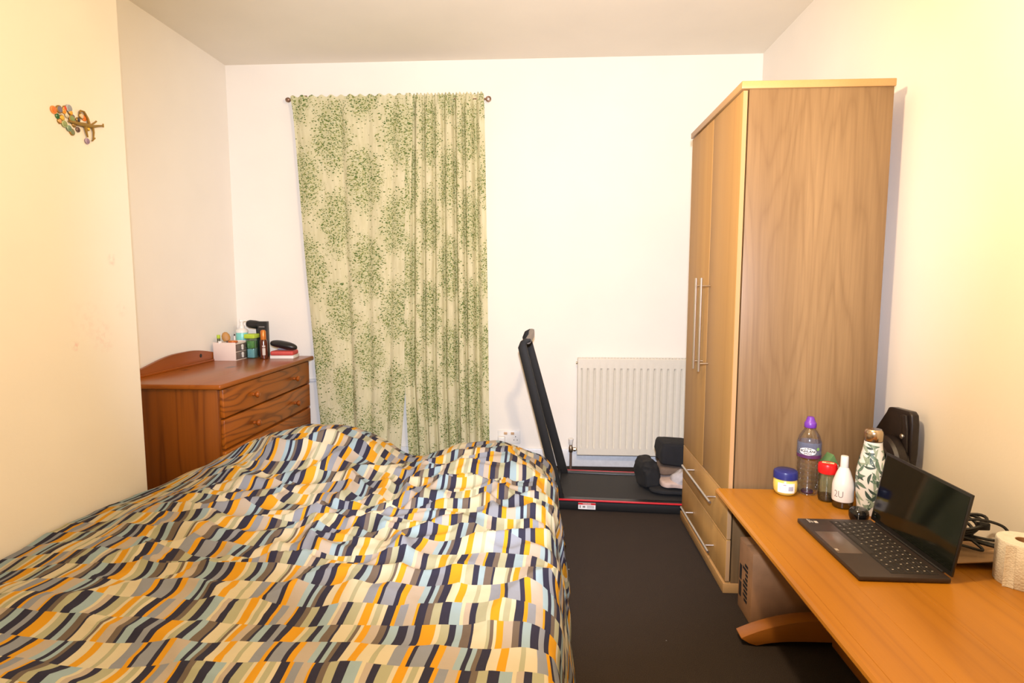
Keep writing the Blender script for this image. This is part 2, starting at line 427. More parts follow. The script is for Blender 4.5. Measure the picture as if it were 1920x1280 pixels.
def duvet_mat():
    t = NT('striped_cotton')
    tc = t.n('ShaderNodeTexCoord'); sp = t.n('ShaderNodeSeparateXYZ'); t.l(tc.outputs['UV'], sp.inputs[0])
    u, v = sp.outputs[0], sp.outputs[1]
    RH = 0.081
    vr = t.math('DIVIDE', v, RH)
    row = t.math('FLOOR', vr)
    wn = t.n('ShaderNodeTexWhiteNoise', noise_dimensions='1D'); t.l(row, wn.inputs['W'])
    PER = 0.31
    # each row keeps one of three stripe sequences, slid sideways
    slide = t.math('MULTIPLY', t.math('FLOOR', t.math('MULTIPLY', wn.outputs['Value'], 9)), 0.137)
    lean = t.math('MULTIPLY', t.math('SINE', t.math('MULTIPLY', u, 9.0)), 0.002)
    f = t.math('FRACT', t.math('ADD', t.math('DIVIDE', t.math('ADD', u, lean), PER), slide))
    NV, OR, CR, LB, GR, TP, SG, PK = rgb(30, 32, 54), rgb(186, 134, 18), rgb(182, 174, 150), rgb(132, 154, 164), rgb(120, 126, 138), rgb(92, 82, 74), rgb(148, 149, 124), rgb(158, 148, 136)
    seqs = [
        [(NV, 4), (GR, 3), (NV, 3), (OR, 6), (CR, 2), (SG, 4), (NV, 3), (LB, 3), (TP, 4), (NV, 1), (CR, 6), (SG, 1.5), (TP, 1.5), (CR, 1.5), (OR, 3), (PK, 4), (TP, 3), (NV, 1.5), (LB, 4)],
        [(OR, 4), (CR, 1.5), (SG, 3), (CR, 2), (NV, 4), (OR, 2), (GR, 4), (PK, 4), (OR, 1.2), (NV, 4), (TP, 3), (SG, 4), (NV, 4.5), (LB, 5), (CR, 1.5), (PK, 3), (NV, 3), (SG, 5), (CR, 2)],
        [(NV, 2), (LB, 2), (TP, 2), (NV, 4), (CR, 4), (OR, 3.5), (CR, 5), (SG, 2), (CR, 5), (GR, 5), (OR, 2), (NV, 1.5), (GR, 6), (NV, 2.2), (OR, 3), (PK, 6), (LB, 3)],
    ]
    outs = []
    for sq in seqs:
        tot = sum(w for _, w in sq); st = []; a = 0
        for c, w in sq: st.append((a / tot, c)); a += w
        outs.append(t.ramp(f, st, 'CONSTANT'))
    md = t.math('MODULO', t.math('ADD', row, 300), 3)
    c = t.mix(t.math('GREATER_THAN', md, 0.5), outs[0], outs[1])
    c = t.mix(t.math('GREATER_THAN', md, 1.5), c, outs[2])
    ob = t.coord('UV', scale=(900, 900, 1)); wv = t.noise(ob, 1, 1)
    c = t.mix(t.math('MULTIPLY', wv, 0.10), c, rgb(120, 110, 100))
    t.base(c); t.set(0.85, 0, 0.15); t.b.inputs['Sheen Weight'].default_value = 0.0
    t.bump(t.noise(t.coord(), 16, 4), 0.25, 0.012)
    return t.m

def sstep(a, b, x):
    k = min(1, max(0, (x - a) / (b - a))); return k * k * (3 - 2 * k)
def nz(x, y, z=0.0): return noise.noise(Vector((x, y, z)))
DXE, DYF, DYN = -.055, 2.71, .93       # mattress edges under the cloth
def duvet_pos(u, v):
    # outline that follows chimney breast and chest front on the left
    xl = -1.652 + .185 * sstep(2.16, 2.56, v)
    x = u
    if u < -1.2: x = -1.2 + (u + 1.2) / .452 * (-1.2 - xl) * 1.0
    du = max(0, u - DXE); dv = max(0, v - DYF); dn = max(0, DYN - v)
    y = v
    z = .405
    z += .015 * math.sin(x * 3.1 + 1.0) 
    z += .140 * math.exp(-((x + 1.02) / .34) ** 2 - ((y - 2.58) / .26) ** 2)
    z += .058 * math.exp(-((x + .23) / .24) ** 2 - ((y - 2.56) / .22) ** 2)
    z -= .055 * sstep(-.24, .0, x) * sstep(2.2, 2.5, y)
    z -= .060 * math.exp(-((x + .62) / .14) ** 2 - ((y - 2.62) / .30) ** 2)
    z -= .060 * sstep(-1.28, -1.66, x) 
    # broad lazy folds lying across the bed
    wx = x + .10 * nz(x * 1.5, y * 1.5, 5)
    wy = y + .12 * nz(x * 1.3, y * 1.3, 9)
    z += .020 * nz(wx * 1.6, wy * 4.2, 1.3)
    mid = sstep(1.25, 1.7, y) * (1 - sstep(2.45, 2.62, y)) * sstep(-1.5, -1.1, x)
    r = 1 - abs(nz(wx * 3.2 + .5 * wy, wy * 5.2 - .8 * wx, 4.4)) * 2.2
    z += (.010 + .026 * mid) * max(0, r) ** 2 
    r2 = 1 - abs(nz(wx * 6.0 - 1.5 * wy, wy * 7.5 + wx * 2, 8.4)) * 2.4
    z += (.004 + .012 * mid) * max(0, r2) ** 2
    z += .0035 * nz(x * 15, y * 17, 2)
    for (ax, ay, bx_, by_, dp, wd) in CREASES:
        ex, ey = bx_ - ax, by_ - ay; LL = ex * ex + ey * ey
        k = max(0, min(1, ((wx - ax) * ex + (wy - ay) * ey) / LL)); qx, qy = ax + ex * k, ay + ey * k
        dd = math.hypot(wx - qx, wy - qy) / wd
        if dd < 3.5: z += dp * (1 - .75 * k) * (.55 * math.exp(-((dd - 1.5) / .8) ** 2) - math.exp(-dd * dd))
    if y < 1.6: z += .012 * (1.6 - y) * math.sin((y + .35 * x + .05 * nz(x * 3, y * 3, 3)) * 21) 
    d = math.hypot(du, max(dv, dn)) 
    if d > 0:
        R = .10
        wav = .016 * nz(v * 6 + u, u * 4, 7) + .008 * math.sin(v * 19 + 3 * nz(v * 2, 0, 1))
        if d < R * PI / 2: out = R * math.sin(d / R); down = R * (1 - math.cos(d / R))
        else: e = d - R * PI / 2; out = R + .16 * e; down = R + e * .98
        out += wav * min(1, d / .15)
        dy = dv if dv > 0 else -dn
        x = DXE + out * du / d if du > 0 else x
        yy = (DYF if dv > 0 else (DYN if dn > 0 else v))
        y = yy + out * dy / d if dy != 0 else y
        z = max(.018 + .01 * nz(u * 5, v * 5, 1), z - down)
    return (x, y, z)
def duvet_uv(u, v):
    # the cloth has crept: rows and stripes wander with it
    return (u + .010 * nz(u * 2.5, v * 5, 31) + .004 * nz(u * 7, v * 11, 35), v + .020 * nz(u * 2.2, v * 1.8, 21) + .007 * nz(u * 6, v * 5, 24))
# named creases pulled into the middle of the bed: (x0, y0, x1, y1, depth, width)
CREASES = [(-.66, 1.92, -.42, 2.10, .030, .030), (-.62, 1.86, -.50, 1.66, .026, .028), (-.52, 1.98, -.20, 2.02, .024, .026), (-.70, 2.02, -.98, 2.16, .026, .032),
           (-.78, 1.95, -1.10, 1.86, .022, .030), (-.55, 2.10, -.50, 2.42, .026, .030), (-.34, 2.18, -.02, 2.26, .024, .028), (-.46, 2.24, -.14, 2.40, .020, .024),
           (-.90, 1.66, -.30, 1.52, .018, .035), (-.18, 1.98, .05, 2.12, .020, .025), (-1.25, 2.18, -.80, 2.30, .020, .030)]
dm = MB()
U0, U1, V0, V1 = -1.652, .34, .62, 3.02
NU, NV_ = 250, 300
dm.grid(lambda a, b: duvet_pos(U0 + (U1 - U0) * a, V0 + (V1 - V0) * b), NU, NV_,
        lambda a, b: duvet_uv(U0 + (U1 - U0) * a, V0 + (V1 - V0) * b))
tag(dm.build('duvet', duvet_mat(), angle=3.0, recalc=False), 'rumpled duvet with navy, orange, grey and cream striped blocks spread over the bed', 'duvet')

# ------------------------------------------------------------------ curtains and rod
def curtain_mat():
    t = NT('leaf_print_cotton')
    tc = t.n('ShaderNodeTexCoord'); uv = tc.outputs['UV']
    sp = t.n('ShaderNodeSeparateXYZ'); t.l(uv, sp.inputs[0]); u, v = sp.outputs[0], sp.outputs[1]
    # crowns in a half-drop repeat
    PX, PY = .45, .55
    n1 = t.n('ShaderNodeTexNoise'); t.l(uv, n1.inputs['Vector']); n1.inputs['Scale'].default_value = 9; n1.inputs['Detail'].default_value = 3
    sn = t.n('ShaderNodeSeparateColor'); t.l(n1.outputs['Color'], sn.inputs[0])
    uu = t.math('ADD', u, t.math('MULTIPLY', t.math('SUBTRACT', sn.outputs[0], .5), .16))
    vv = t.math('ADD', v, t.math('MULTIPLY', t.math('SUBTRACT', sn.outputs[1], .5), .16))
    def crown(du, dv, rx, ry):
        a = t.math('SUBTRACT', t.math('FRACT', t.math('DIVIDE', t.math('ADD', uu, du), PX)), .5)
        b = t.math('SUBTRACT', t.math('FRACT', t.math('DIVIDE', t.math('ADD', vv, dv), PY)), .5)
        a = t.math('DIVIDE', t.math('MULTIPLY', a, PX), rx); b = t.math('DIVIDE', t.math('MULTIPLY', b, PY), ry)
        d = t.math('SQRT', t.math('ADD', t.math('MULTIPLY', a, a), t.math('MULTIPLY', b, b)))
        return t.math('MULTIPLY', t.math('SUBTRACT', 1.18, d, clamp=True), 1.9, clamp=True)
    m = t.math('MAXIMUM', crown(0, -.195, .128, .205), crown(PX / 2, PY / 2 - .195, .128, .205))
    def leaves(scale, rot, thr):
        mp = t.n('ShaderNodeMapping'); t.l(uv, mp.inputs[0]); mp.inputs['Rotation'].default_value = (0, 0, rot); mp.inputs['Scale'].default_value = (1, 1.7, 1)
        vo = t.n('ShaderNodeTexVoronoi'); t.l(mp.outputs[0], vo.inputs['Vector']); vo.inputs['Scale'].default_value = scale; vo.inputs['Randomness'].default_value = 1
        sc = t.n('ShaderNodeSeparateColor'); t.l(vo.outputs['Color'], sc.inputs[0])
        keep = t.math('LESS_THAN', sc.outputs[0], t.math('MULTIPLY_ADD', m, 0.80, 0.05))
        size = t.math('MULTIPLY_ADD', sc.outputs[1], .25, thr)
        leaf = t.math('LESS_THAN', vo.outputs['Distance'], size)
        return t.math('MULTIPLY', keep, leaf), sc.outputs[2]
    l1, c1 = leaves(68, .7, .28); l2, c2 = leaves(78, -.6, .27)
    bgn = t.noise(t.coord('UV', scale=(1, .15, 1)), 60, 2)
    bg = t.ramp(bgn, [(.3, rgb(208, 202, 162)), (.7, rgb(222, 216, 180))])
    bg = t.mix(t.math('MULTIPLY', m, .38), bg, rgb(164, 170, 112))
    col = t.mix(t.math('MULTIPLY', l1, .9), bg, t.ramp(c1, [(.2, rgb(78, 104, 40)), (.8, rgb(130, 140, 72))]))
    col = t.mix(t.math('MULTIPLY', l2, .9), col, t.ramp(c2, [(.2, rgb(72, 104, 48)), (.6, rgb(130, 130, 70)), (.9, rgb(214, 212, 178))]))
    t.base(col); t.set(.9, 0, .1)
    out = [n for n in t.t.nodes if n.type == 'OUTPUT_MATERIAL'][0]
    tl = t.n('ShaderNodeBsdfTranslucent'); t.l(col, tl.inputs[0]); mx = t.n('ShaderNodeMixShader'); mx.inputs[0].default_value = .12
    t.l(t.b.outputs[0], mx.inputs[1]); t.l(tl.outputs[0], mx.inputs[2]); t.l(mx.outputs[0], out.inputs[0])
    return t.m
CM = curtain_mat()
ZT, ZB = 2.352, .06
def curtain(name, label, edges_l, edges_r, folds, amp, seed, width, rev):
    def lerp_edges(E, z):
        for (za, xa), (zb, xb) in zip(E, E[1:]):
            if z <= za and z >= zb: return xa + (xb - xa) * (za - z) / (za - zb)
        return E[-1][1] if z < E[-1][0] else E[0][1]
    def ph(s, tt):
        # fold phase, unevenly spaced, drifting a little down the drop
        return 2 * PI * (folds * s + .60 * nz(s * 3.3, seed) + .70 * tt * nz(s * 2.6, seed + 4))
    def fn(s, b):
        tt = b; z = ZT + (ZB - ZT) * tt
        xa = lerp_edges(edges_l, z); xb = lerp_edges(edges_r, z)
        p = ph(s, tt)
        head = 1 - sstep(.0, .045, tt)
        A = amp * (.55 + .75 * abs(nz(s * 4.2, seed + 2))) * (1 - .4 * head) * (.8 + .4 * tt)
        x = xa + (xb - xa) * (s + .30 / folds / 2 / PI * math.sin(p) * (1 - head))
        y = 3.698 - A * math.cos(p) * (1 - .5 * math.cos(p)) - .006 * nz(s * 9, tt * 5, seed)
        # gathers of the heading tape
        y -= .004 * head * math.sin(s * folds * 2 * PI * 3.0)
        if tt < .004: z += .006 * math.sin(s * folds * 2 * PI * 3)
        return (x, min(y, 3.745), z)
    mb = MB(); nu = int(64 * max(3, folds) / 3)
    mb.grid(fn, nu, 110, lambda s, b: (rev + s * width, (ZT + (ZB - ZT) * b)))
    o = mb.build(name, CM, angle=3.0, recalc=False)
    return tag(o, label, 'curtain', 'green leaf print curtains')
curtain('curtain', 'green leaf print curtain panel hanging flatter and wider, on the chest side', [(ZT, -1.598), (1.4, -1.545), (.75, -1.50), (ZB, -1.455)], [(ZT, -.83), (.6, -.905), (ZB, -.955)], 4.2, .013, 1.5, .80, .415)
curtain('curtain', 'green leaf print curtain panel bunched into tight folds, nearer the radiator', [(ZT, -.87), (.6, -.908), (ZB, -.888)], [(ZT, -.388), (1.2, -.372), (ZB, -.362)], 7.3, .027, 6.1, .92, 1.30)
rod = thing('curtain_rod', 'thin brown metal curtain rod above the green curtains', 'curtain rod', (-.99, 3.70, 2.335))
M['rod'] = plain('rod_metal', rgb(140, 110, 90), .4, .6)
MB().tube([(-1.612, 3.722, 2.338), (-.372, 3.722, 2.322)], .006, 10).build('rod', M['rod'], rod)
MB().lathe([(0, -.016), (.010, -.014), (.014, -.006), (.015, 0), (.013, .008), (.008, .014), (0, .016)], (-1.622, 3.722, 2.338), 14, 'X').build('finial', M['rod'], rod)
ring = MB().tube([(-.362 + .013 * math.cos(a), 3.722, 2.322 + .013 * math.sin(a)) for a in [2 * PI * k / 16 for k in range(16)]], .005, 8, closed=True)
ring.build('finial', M['rod'], rod)
for bx, bz in ((-1.535, 2.337), (-.447, 2.323)):
    br = MB().box(bx - .012, 3.776, bz - .03, bx + .012, 3.7795, bz + .042); br.tube([(bx, 3.778, bz + .02), (bx, 3.735, bz + .024), (bx, 3.722, bz + .008)], .006, 8)
    br.build('bracket', M['rod'], rod, .001)
for k in range(9):
    hx = -1.50 + k * .122; hz = 2.338 - (hx + 1.61) * .0129
    MB().tube([(hx + .008 * math.sin(a), 3.722, hz + .009 * math.cos(a) - .002) for a in [2 * PI * q / 12 for q in range(12)]], .0018, 6, closed=True).build('hook', M['rod'], rod)

# ------------------------------------------------------------------ radiator
def radiator():
    x0, x1, z0, z1, yf = .203, 1.02, .098, .722, 3.688
    t = thing('radiator', 'cream panel radiator with upright flutes below the back wall', 'radiator', ((x0 + x1) / 2, 3.72, z0))
    pitch = .0417; n = int((x1 - x0 - .03) / pitch)
    zs = [z0, z0 + .004, z0 + .045, z0 + .062, z1 - .075, z1 - .060, z1 - .004, z1]
    k_z = [0, 0, 0, 1, 1, 0, 0, 0]
    # front sheet: flat rails above and below, pressed flutes between
    prof = [(x0, .0), (x0 + .0005, 1.0), (x0 + .012, 1.0)]
    xs = [x0]; dep = [0.0]
    xs += [x0 + .003, x0 + .018]; dep += [0, 0]
    for i in range(n):
        a = x0 + .018 + i * pitch
        for q, d in ((.03, .011), (.09, .013), (.15, .011), (.26, .003), (.45, .0), (.80, .0), (.94, .003)):
            xs.append(a + q * pitch); dep.append(d)
    xs += [x1 - .004, x1]; dep += [0, 0]
    mb = MB(); nx = len(xs)
    for zi, z in enumerate(zs):
        for i, x in enumerate(xs):
            rail = 0.0
            y = yf + (dep[i] * k_z[zi] if k_z[zi] else 0.0) + (.004 if zi in (0, 7) else 0)
            mb.v.append(Vector((x, y, z)))
    for zi in range(len(zs) - 1):
        for i in range(nx - 1): mb.f.append([zi * nx + i, zi * nx + i + 1, (zi + 1) * nx + i + 1, (zi + 1) * nx + i])
    mb.build('front_panel', M['radiator'], t, angle=.5, recalc=False)
    B(x0 + .002, yf + .012, z0, x1 - .002, 3.772, z0 + .06).build('lower_channel', M['radiator'], t, .004)
    B(x0 - .001, yf + .002, z0 + .003, x0 + .006, 3.768, z1 - .001).build('end_cap', M['radiator'], t, .003)
    B(x1 - .006, yf + .002, z0 + .003, x1 + .001, 3.768, z1 - .001).build('end_cap', M['radiator'], t, .003)
    B(x0 + .004, 3.760, z0 + .01, x1 - .004, 3.768, z1 - .004).build('rear_panel', M['radiator'], t, .002)
    g = MB(); g.box(x0 + .006, yf + .003, z1 - .008, x1 - .006, yf + .012, z1 + .001); g.box(x0 + .006, 3.752, z1 - .008, x1 - .006, 3.760, z1 + .001)
    for k in range(40):
        xx = x0 + .012 + k * (x1 - x0 - .03) / 39; g.box(xx, yf + .012, z1 - .007, xx + .006, 3.752, z1 - .001)
    g.build('top_grille', M['radiator'], t)
    MB().lathe([(0, 0), (.007, 0), (.007, .008), (.004, .012), (0, .012)], (x0 - .001, yf + .028, z1 - .030), 12, 'X').xf(Matrix.Translation((-.011, 0, 0))).build('bleed_plug', M['brass'], t)
    vx, vy = .164, 3.72
    MB().tube([(vx, vy, 0.0), (vx, vy, .115)], .0085, 10).build('pipe', M['dark_pipe'], t)
    v = MB().lathe([(.012, .11), (.014, .115), (.014, .14), (.010, .148), (.010, .158)], (vx, vy, 0), 14)
    v.tube([(vx, vy, .128), (x0, vy, .128)], .007, 10); v.lathe([(.013, -.008), (.013, .008)], (vx + .024, vy, .128), 8, 'X')
    vo = v.build('valve', M['brass'], t)
    MB().lathe([(.010, .158), (.0125, .162), (.017, .196), (.015, .199), (0, .199)], (vx, vy, 0), 16).build('valve_cap', M['white_plastic'], vo)
radiator()

# ------------------------------------------------------------------ wall socket with a plug
sk = thing('wall_socket', 'white double wall socket above the skirting beside the curtain', 'socket', (-.238, 3.776, .145))
B(-.312, 3.768, .145, -.166, 3.7795, .231).build('face_plate', M['white_plastic'], sk, .003)
for sx in (-.262, -.216): B(sx - .011, 3.764, .205, sx + .011, 3.769, .222).build('switch', plain('aged_switch', rgb(196, 160, 120), .4), sk, .002)
for cx in (-.196,):
    for dx, dz, w, hh in ((0, .192, .004, .008), (-.011, .170, .0065, .004), (.011, .170, .0065, .004)):
        B(cx + dx - w / 2, 3.7672, dz - hh / 2, cx + dx + w / 2, 3.769, dz + hh / 2).build('pin_hole', M['ink'], sk)
pl = thing('plug', 'white plug pushed into the wall socket', 'plug', (-.288, 3.75, .155))
B(-.311, 3.732, .148, -.264, 3.7675, .198).build('plug_body', M['white_plastic'], pl, .008, 3)
MB().tube([(-.288, 3.745, .150), (-.288, 3.742, .10), (-.292, 3.735, .03), (-.31, 3.70, .012), (-.45, 3.60, .008), (-.6, 3.3, .008)], .0035, 8).build('cable', M['white_plastic'], pl)

# ------------------------------------------------------------------ treadmill
def treadmill():
    RZ = -.06; P0 = Vector((.10, 3.012, 0))
    MX = Matrix.Translation(P0) @ Matrix.Rotation(RZ, 4, 'Z')
    t = thing('treadmill', 'slim black folding treadmill with red edge stripes under the radiator', 'treadmill', tuple(P0 + Vector((.4, .2, 0))))
    L0, L1, W = -.17, 1.02, .50
    def part(mb, name, m, par=t, **k): return mb.xf(MX).build(name, m, par, **k)
    part(MB().box(L0, .004, .006, L1, W - .004, .050), 'deck', M['black_metal'], bevel=.004)
    part(MB().box(L0 + .14, .052, .050, L1 - .02, W - .052, .0545), 'belt', M['belt'], bevel=.002)
    for w0, w1 in ((0, .05), (W - .05, W)):
        r = part(MB().box(L0, w0, .048, L1, w1, .060), 'side_rail', M['black_plastic'], bevel=.003)
        wa = (w0 - .0015, w0 + .010) if w0 == 0 else (w1 - .010, w1 + .0015)
        part(MB().box(L0 + .02, wa[0], .054, L1 - .01, wa[1], .0615), 'red_stripe', M['red'], r, bevel=.002)
    part(MB().box(L0, .05, .05, L0 + .14, W - .05, .085), 'motor_cover', M['black_plastic'], bevel=.012, seg=3)
    for x in (L0 + .05, L1 - .1):
        for w in (.03, W - .06): part(MB().box(x, w, 0, x + .05, w + .03, .007), 'foot', M['black_plastic'])
    part(MB().box(L1 - .02, .02, .02, L1 + .02, W - .02, .066), 'end_cap', M['black_plastic'], bevel=.008)
    st = part(MB().box(.075, -.0015, .012, .165, .0045, .046), 'warning_sticker', plain('sticker_white', (.75, .74, .72, 1), .5), bevel=0)
    part(MB().box(.075, -.0022, .036, .165, -.0012, .046), 'sticker_band', M['red'], st)
    lt, lf = text_polys('WARNING', .009)
    q = MB().add([(.12 + x, -.0026, .041 + y) for x, y in lt], lf); part(q, 'sticker_text', M['white_plastic'], st, smooth=False, recalc=False)
    q = MB().box(.082, -.0022, .018, .088, -.0014, .032).box(.098, -.0022, .020, .112, -.0014, .030)
    for k in range(4): q.box(.120, -.0022, .018 + k * .004, .158, -.0014, .0195 + k * .004)
    part(q, 'sticker_print', plain('grey_ink', rgb(120, 115, 112), .6), st, smooth=False)
    # two uprights leaning towards the window, joined by a cross handle
    def post(w, xb, xt, zb, zt, wid):
        mb = MB(); n = 12; dx = xt - xb
        prof = []
        for i in range(n + 1):
            s = i / n; z = zb + (zt - zb) * s; x = xb + dx * s
            prof.append((x, z))
        # bend over at the top
        pr = prof + [(xt + .006, zt + .022), (xt + .022, zt + .034), (xt + .045, zt + .036)]
        vs = []; fs = []
        for i, (x, z) in enumerate(pr):
            a = pr[max(0, i - 1)]; b = pr[min(len(pr) - 1, i + 1)]
            d = Vector((b[0] - a[0], 0, b[1] - a[1])).normalized(); nrm = Vector((d.z, 0, -d.x))
            hw = wid / 2 if i <= n else wid / 2 * (1 - .22 * (i - n))
            for sgn, ww in ((-1, w - .012), (1, w - .012), (1, w + .012), (-1, w + .012)):
                p = Vector((x, 0, z)) + nrm * hw * sgn; vs.append((p.x, ww, p.z))
        for i in range(len(pr) - 1):
            for k in range(4): fs.append((i * 4 + k, i * 4 + (k + 1) % 4, i * 4 + 4 + (k + 1) % 4, i * 4 + 4 + k))
        fs.append((3, 2, 1, 0)); m = (len(pr) - 1) * 4; fs.append((m, m + 1, m + 2, m + 3))
        return mb.add(vs, fs)
    Mi = MX.inverted()
    def loc(p): return Mi @ Vector(p)
    a0 = loc((.079, 3.05, .05)); a1 = loc((-.125, 3.05, .862))
    b0 = loc((.112, 3.44, .05)); b1 = loc((-.118, 3.44, .885))
    part(post(.04, a0.x, a1.x, .05, .862, .045), 'upright', M['black_metal'], bevel=.003)
    part(post(.455, b0.x, b1.x, .05, .878, .050), 'upright', M['black_metal'], bevel=.003)
    hb = MB().tube([(a1.x + .03, .04, .895), (a1.x + .03, .25, .905), (b1.x + .03, .455, .910)], .017, 12)
    part(hb, 'handle_bar', plain('grey_handle', rgb(120, 108, 98), .45))
treadmill()

# ------------------------------------------------------------------ heap of clothes on the treadmill
def garment(name, label, c, sz, rot, col, seed, rough=.025, freq=9, sq=.45, tilt=(0, 0)):
    mb = MB()
    def fn(a, b):
        th = a * 2 * PI; ph = (b - .5) * PI
        def sp(x, e): return math.copysign(abs(x) ** e, x)
        x = sp(math.cos(ph), sq) * sp(math.cos(th), sq); y = sp(math.cos(ph), sq) * sp(math.sin(th), sq); z = sp(math.sin(ph), sq)
        p = Vector((x * sz[0] / 2, y * sz[1] / 2, z * sz[2] / 2))
        n = Vector((x, y, z)).normalized()
        k = noise.noise(p * freq + Vector((seed, 0, 0))) + .5 * noise.noise(p * freq * 2.3 + Vector((0, seed, 0)))
        r = (1 - abs(noise.noise(Vector((p.x * freq * .7, p.y * freq * .7, p.z * freq * 2.0 + seed))))) ** 3
        return p + n * rough * (.7 * k + .5 * (r - .4))
    mb.grid(fn, 56, 36, closed_u=True)
    mb.xf(Matrix.Translation(c) @ Matrix.Rotation(rot, 4, 'Z') @ Matrix.Rotation(tilt[0], 4, 'X') @ Matrix.Rotation(tilt[1], 4, 'Y'))
    zmin = min(p.z for p in mb.v)
    m = plain(name + '_cloth', col, .9, var=.15, vscale=30, bump=.3)
    return tag(mb.build(name, m, angle=1.2), label, 'clothes', 'clothes heaped on the treadmill')
garment('folded_trousers', 'black garment at the very bottom of the clothes heap', (.72, 3.205, .078), (.30, .24, .030), -.1, (.010, .010, .011, 1), 1, .008)
garment('crumpled_jumper', 'black crumpled garment hanging down the side of the clothes heap', (.572, 3.25, .142), (.085, .20, .15), .2, (.008, .008, .009, 1), 3, .030, 12)
garment('folded_shirt', 'pale beige folded garment low in the clothes heap', (.725, 3.19, .116), (.20, .20, .040), .05, rgb(190, 168, 156), 5, .012)
garment('folded_shirt', 'light grey crumpled garment beside the wardrobe edge in the clothes heap', (.735, 3.120, .162), (.13, .08, .075), -.3, rgb(180, 174, 174), 8, .022, 11, .7, (.1, -.45))
garment('folded_towel', 'brown taupe folded garment in the middle of the clothes heap', (.720, 3.245, .168), (.19, .16, .050), .0, rgb(106, 88, 74), 11, .012)
garment('folded_jeans', 'black folded garment on top of the clothes heap', (.722, 3.245, .264), (.19, .17, .125), .04, (.008, .008, .010, 1), 14, .018, 9, .22, (.0, .06))

# ------------------------------------------------------------------ low wooden table used as a desk
TZ = .425
def table():
    x0, x1, y0, y1 = .643, 1.292, .62, 2.196
    t = thing('trestle_table', 'low orange beech trestle table along the right wall', 'table', ((x0 + x1) / 2, (y0 + y1) / 2, 0))
    poly = [(x0, TZ - .012), (x0 + .003, TZ - .005), (x0 + .010, TZ), (x1, TZ), (x1, TZ - .028), (x0 + .014, TZ - .028), (x0 + .005, TZ - .020)]
    # top boards: a front lipping and planks glued side by side
    def plank(xa, xb, lip=False):
        if lip: pr = [(x0, TZ - .013), (x0 + .002, TZ - .006), (x0 + .009, TZ), (xb - .0012, TZ), (xb, TZ - .0014), (xb, TZ - .028), (x0 + .016, TZ - .028), (x0 + .005, TZ - .021)]
        else: pr = [(xa, TZ - .0010), (xa + .0008, TZ), (xb - .0008, TZ), (xb, TZ - .0010), (xb, TZ - .028), (xa, TZ - .028)]
        m = MB().prism(pr, y0, y1, 'Y'); m.build('plank', M['beech'], t, 0, smooth=False)
    xs = [x0, x0 + .034, .800, .945, 1.12, x1]
    for i in range(5): plank(xs[i], xs[i + 1], i == 0)
    B(x0 + .06, y0 + .1, TZ - .070, x0 + .08, y1 - .1, TZ - .0285).build('apron', M['beech_leg'], t, .002)
    B(x1 - .09, y0 + .1, TZ - .070, x1 - .07, y1 - .1, TZ - .0285).build('apron', M['beech_leg'], t, .002)
    for yc in (1.905, .91):
        up, lo = [], []
        for i in range(25):
            s = i / 24; x = .652 + (1.258 - .652) * s; e = abs(s - .5) * 2
            up.append((x, .028 + .070 * (1 - e ** 2.2))); lo.append((x, .022 * (1 - (e / .86) ** 4) if e < .86 else .025 * (e - .86) / .14))
        poly = up + lo[::-1]
        MB().prism(poly, yc - .028, yc + .028, 'Y').build('foot', M['beech_leg'], t, .004, 2)
        MB().prism([(.90, .09), (1.01, .09), (.985, .2), (.985, .30), (1.02, TZ - .071), (.89, TZ - .071), (.925, .30), (.925, .2)], yc - .022, yc + .022, 'Y').build('leg', M['beech_leg'], t, .004)
        B(.70, yc - .025, TZ - .0705, 1.24, yc + .025, TZ - .0287).build('bearer', M['beech_leg'], t, .003)
    B(.942, .939, .012, .968, 1.876, .10).build('stretcher', M['beech_leg'], t, .004)
table()

# ------------------------------------------------------------------ cardboard box under the table
bx = thing('cardboard_box', 'brown cardboard box standing under the table against the wardrobe', 'box', (.93, 2.067, 0))
B(.722, 1.998, 0, 1.14, 2.136, .262).build('carton', M['cardboard'], bx, .003)
B(.724, 2.000, .2618, 1.138, 2.066, .2650).build('flap', M['cardboard'], bx, .001)
B(.724, 2.0685, .2618, 1.138, 2.134, .2645).build('flap', M['cardboard'], bx, .001)
pr = MB()
random.seed(3)
for k in range(9):
    z = .055 + k * .016; pr.box(.7205, 2.04, z, .7219, 2.04 + random.uniform(.02, .055), z + .009)
pr.box(.7205, 2.102, .05, .7219, 2.122, .105); pr.box(.7205, 2.102, .115, .7219, 2.122, .17)
pr.build('print', M['ink'], bx, smooth=False)

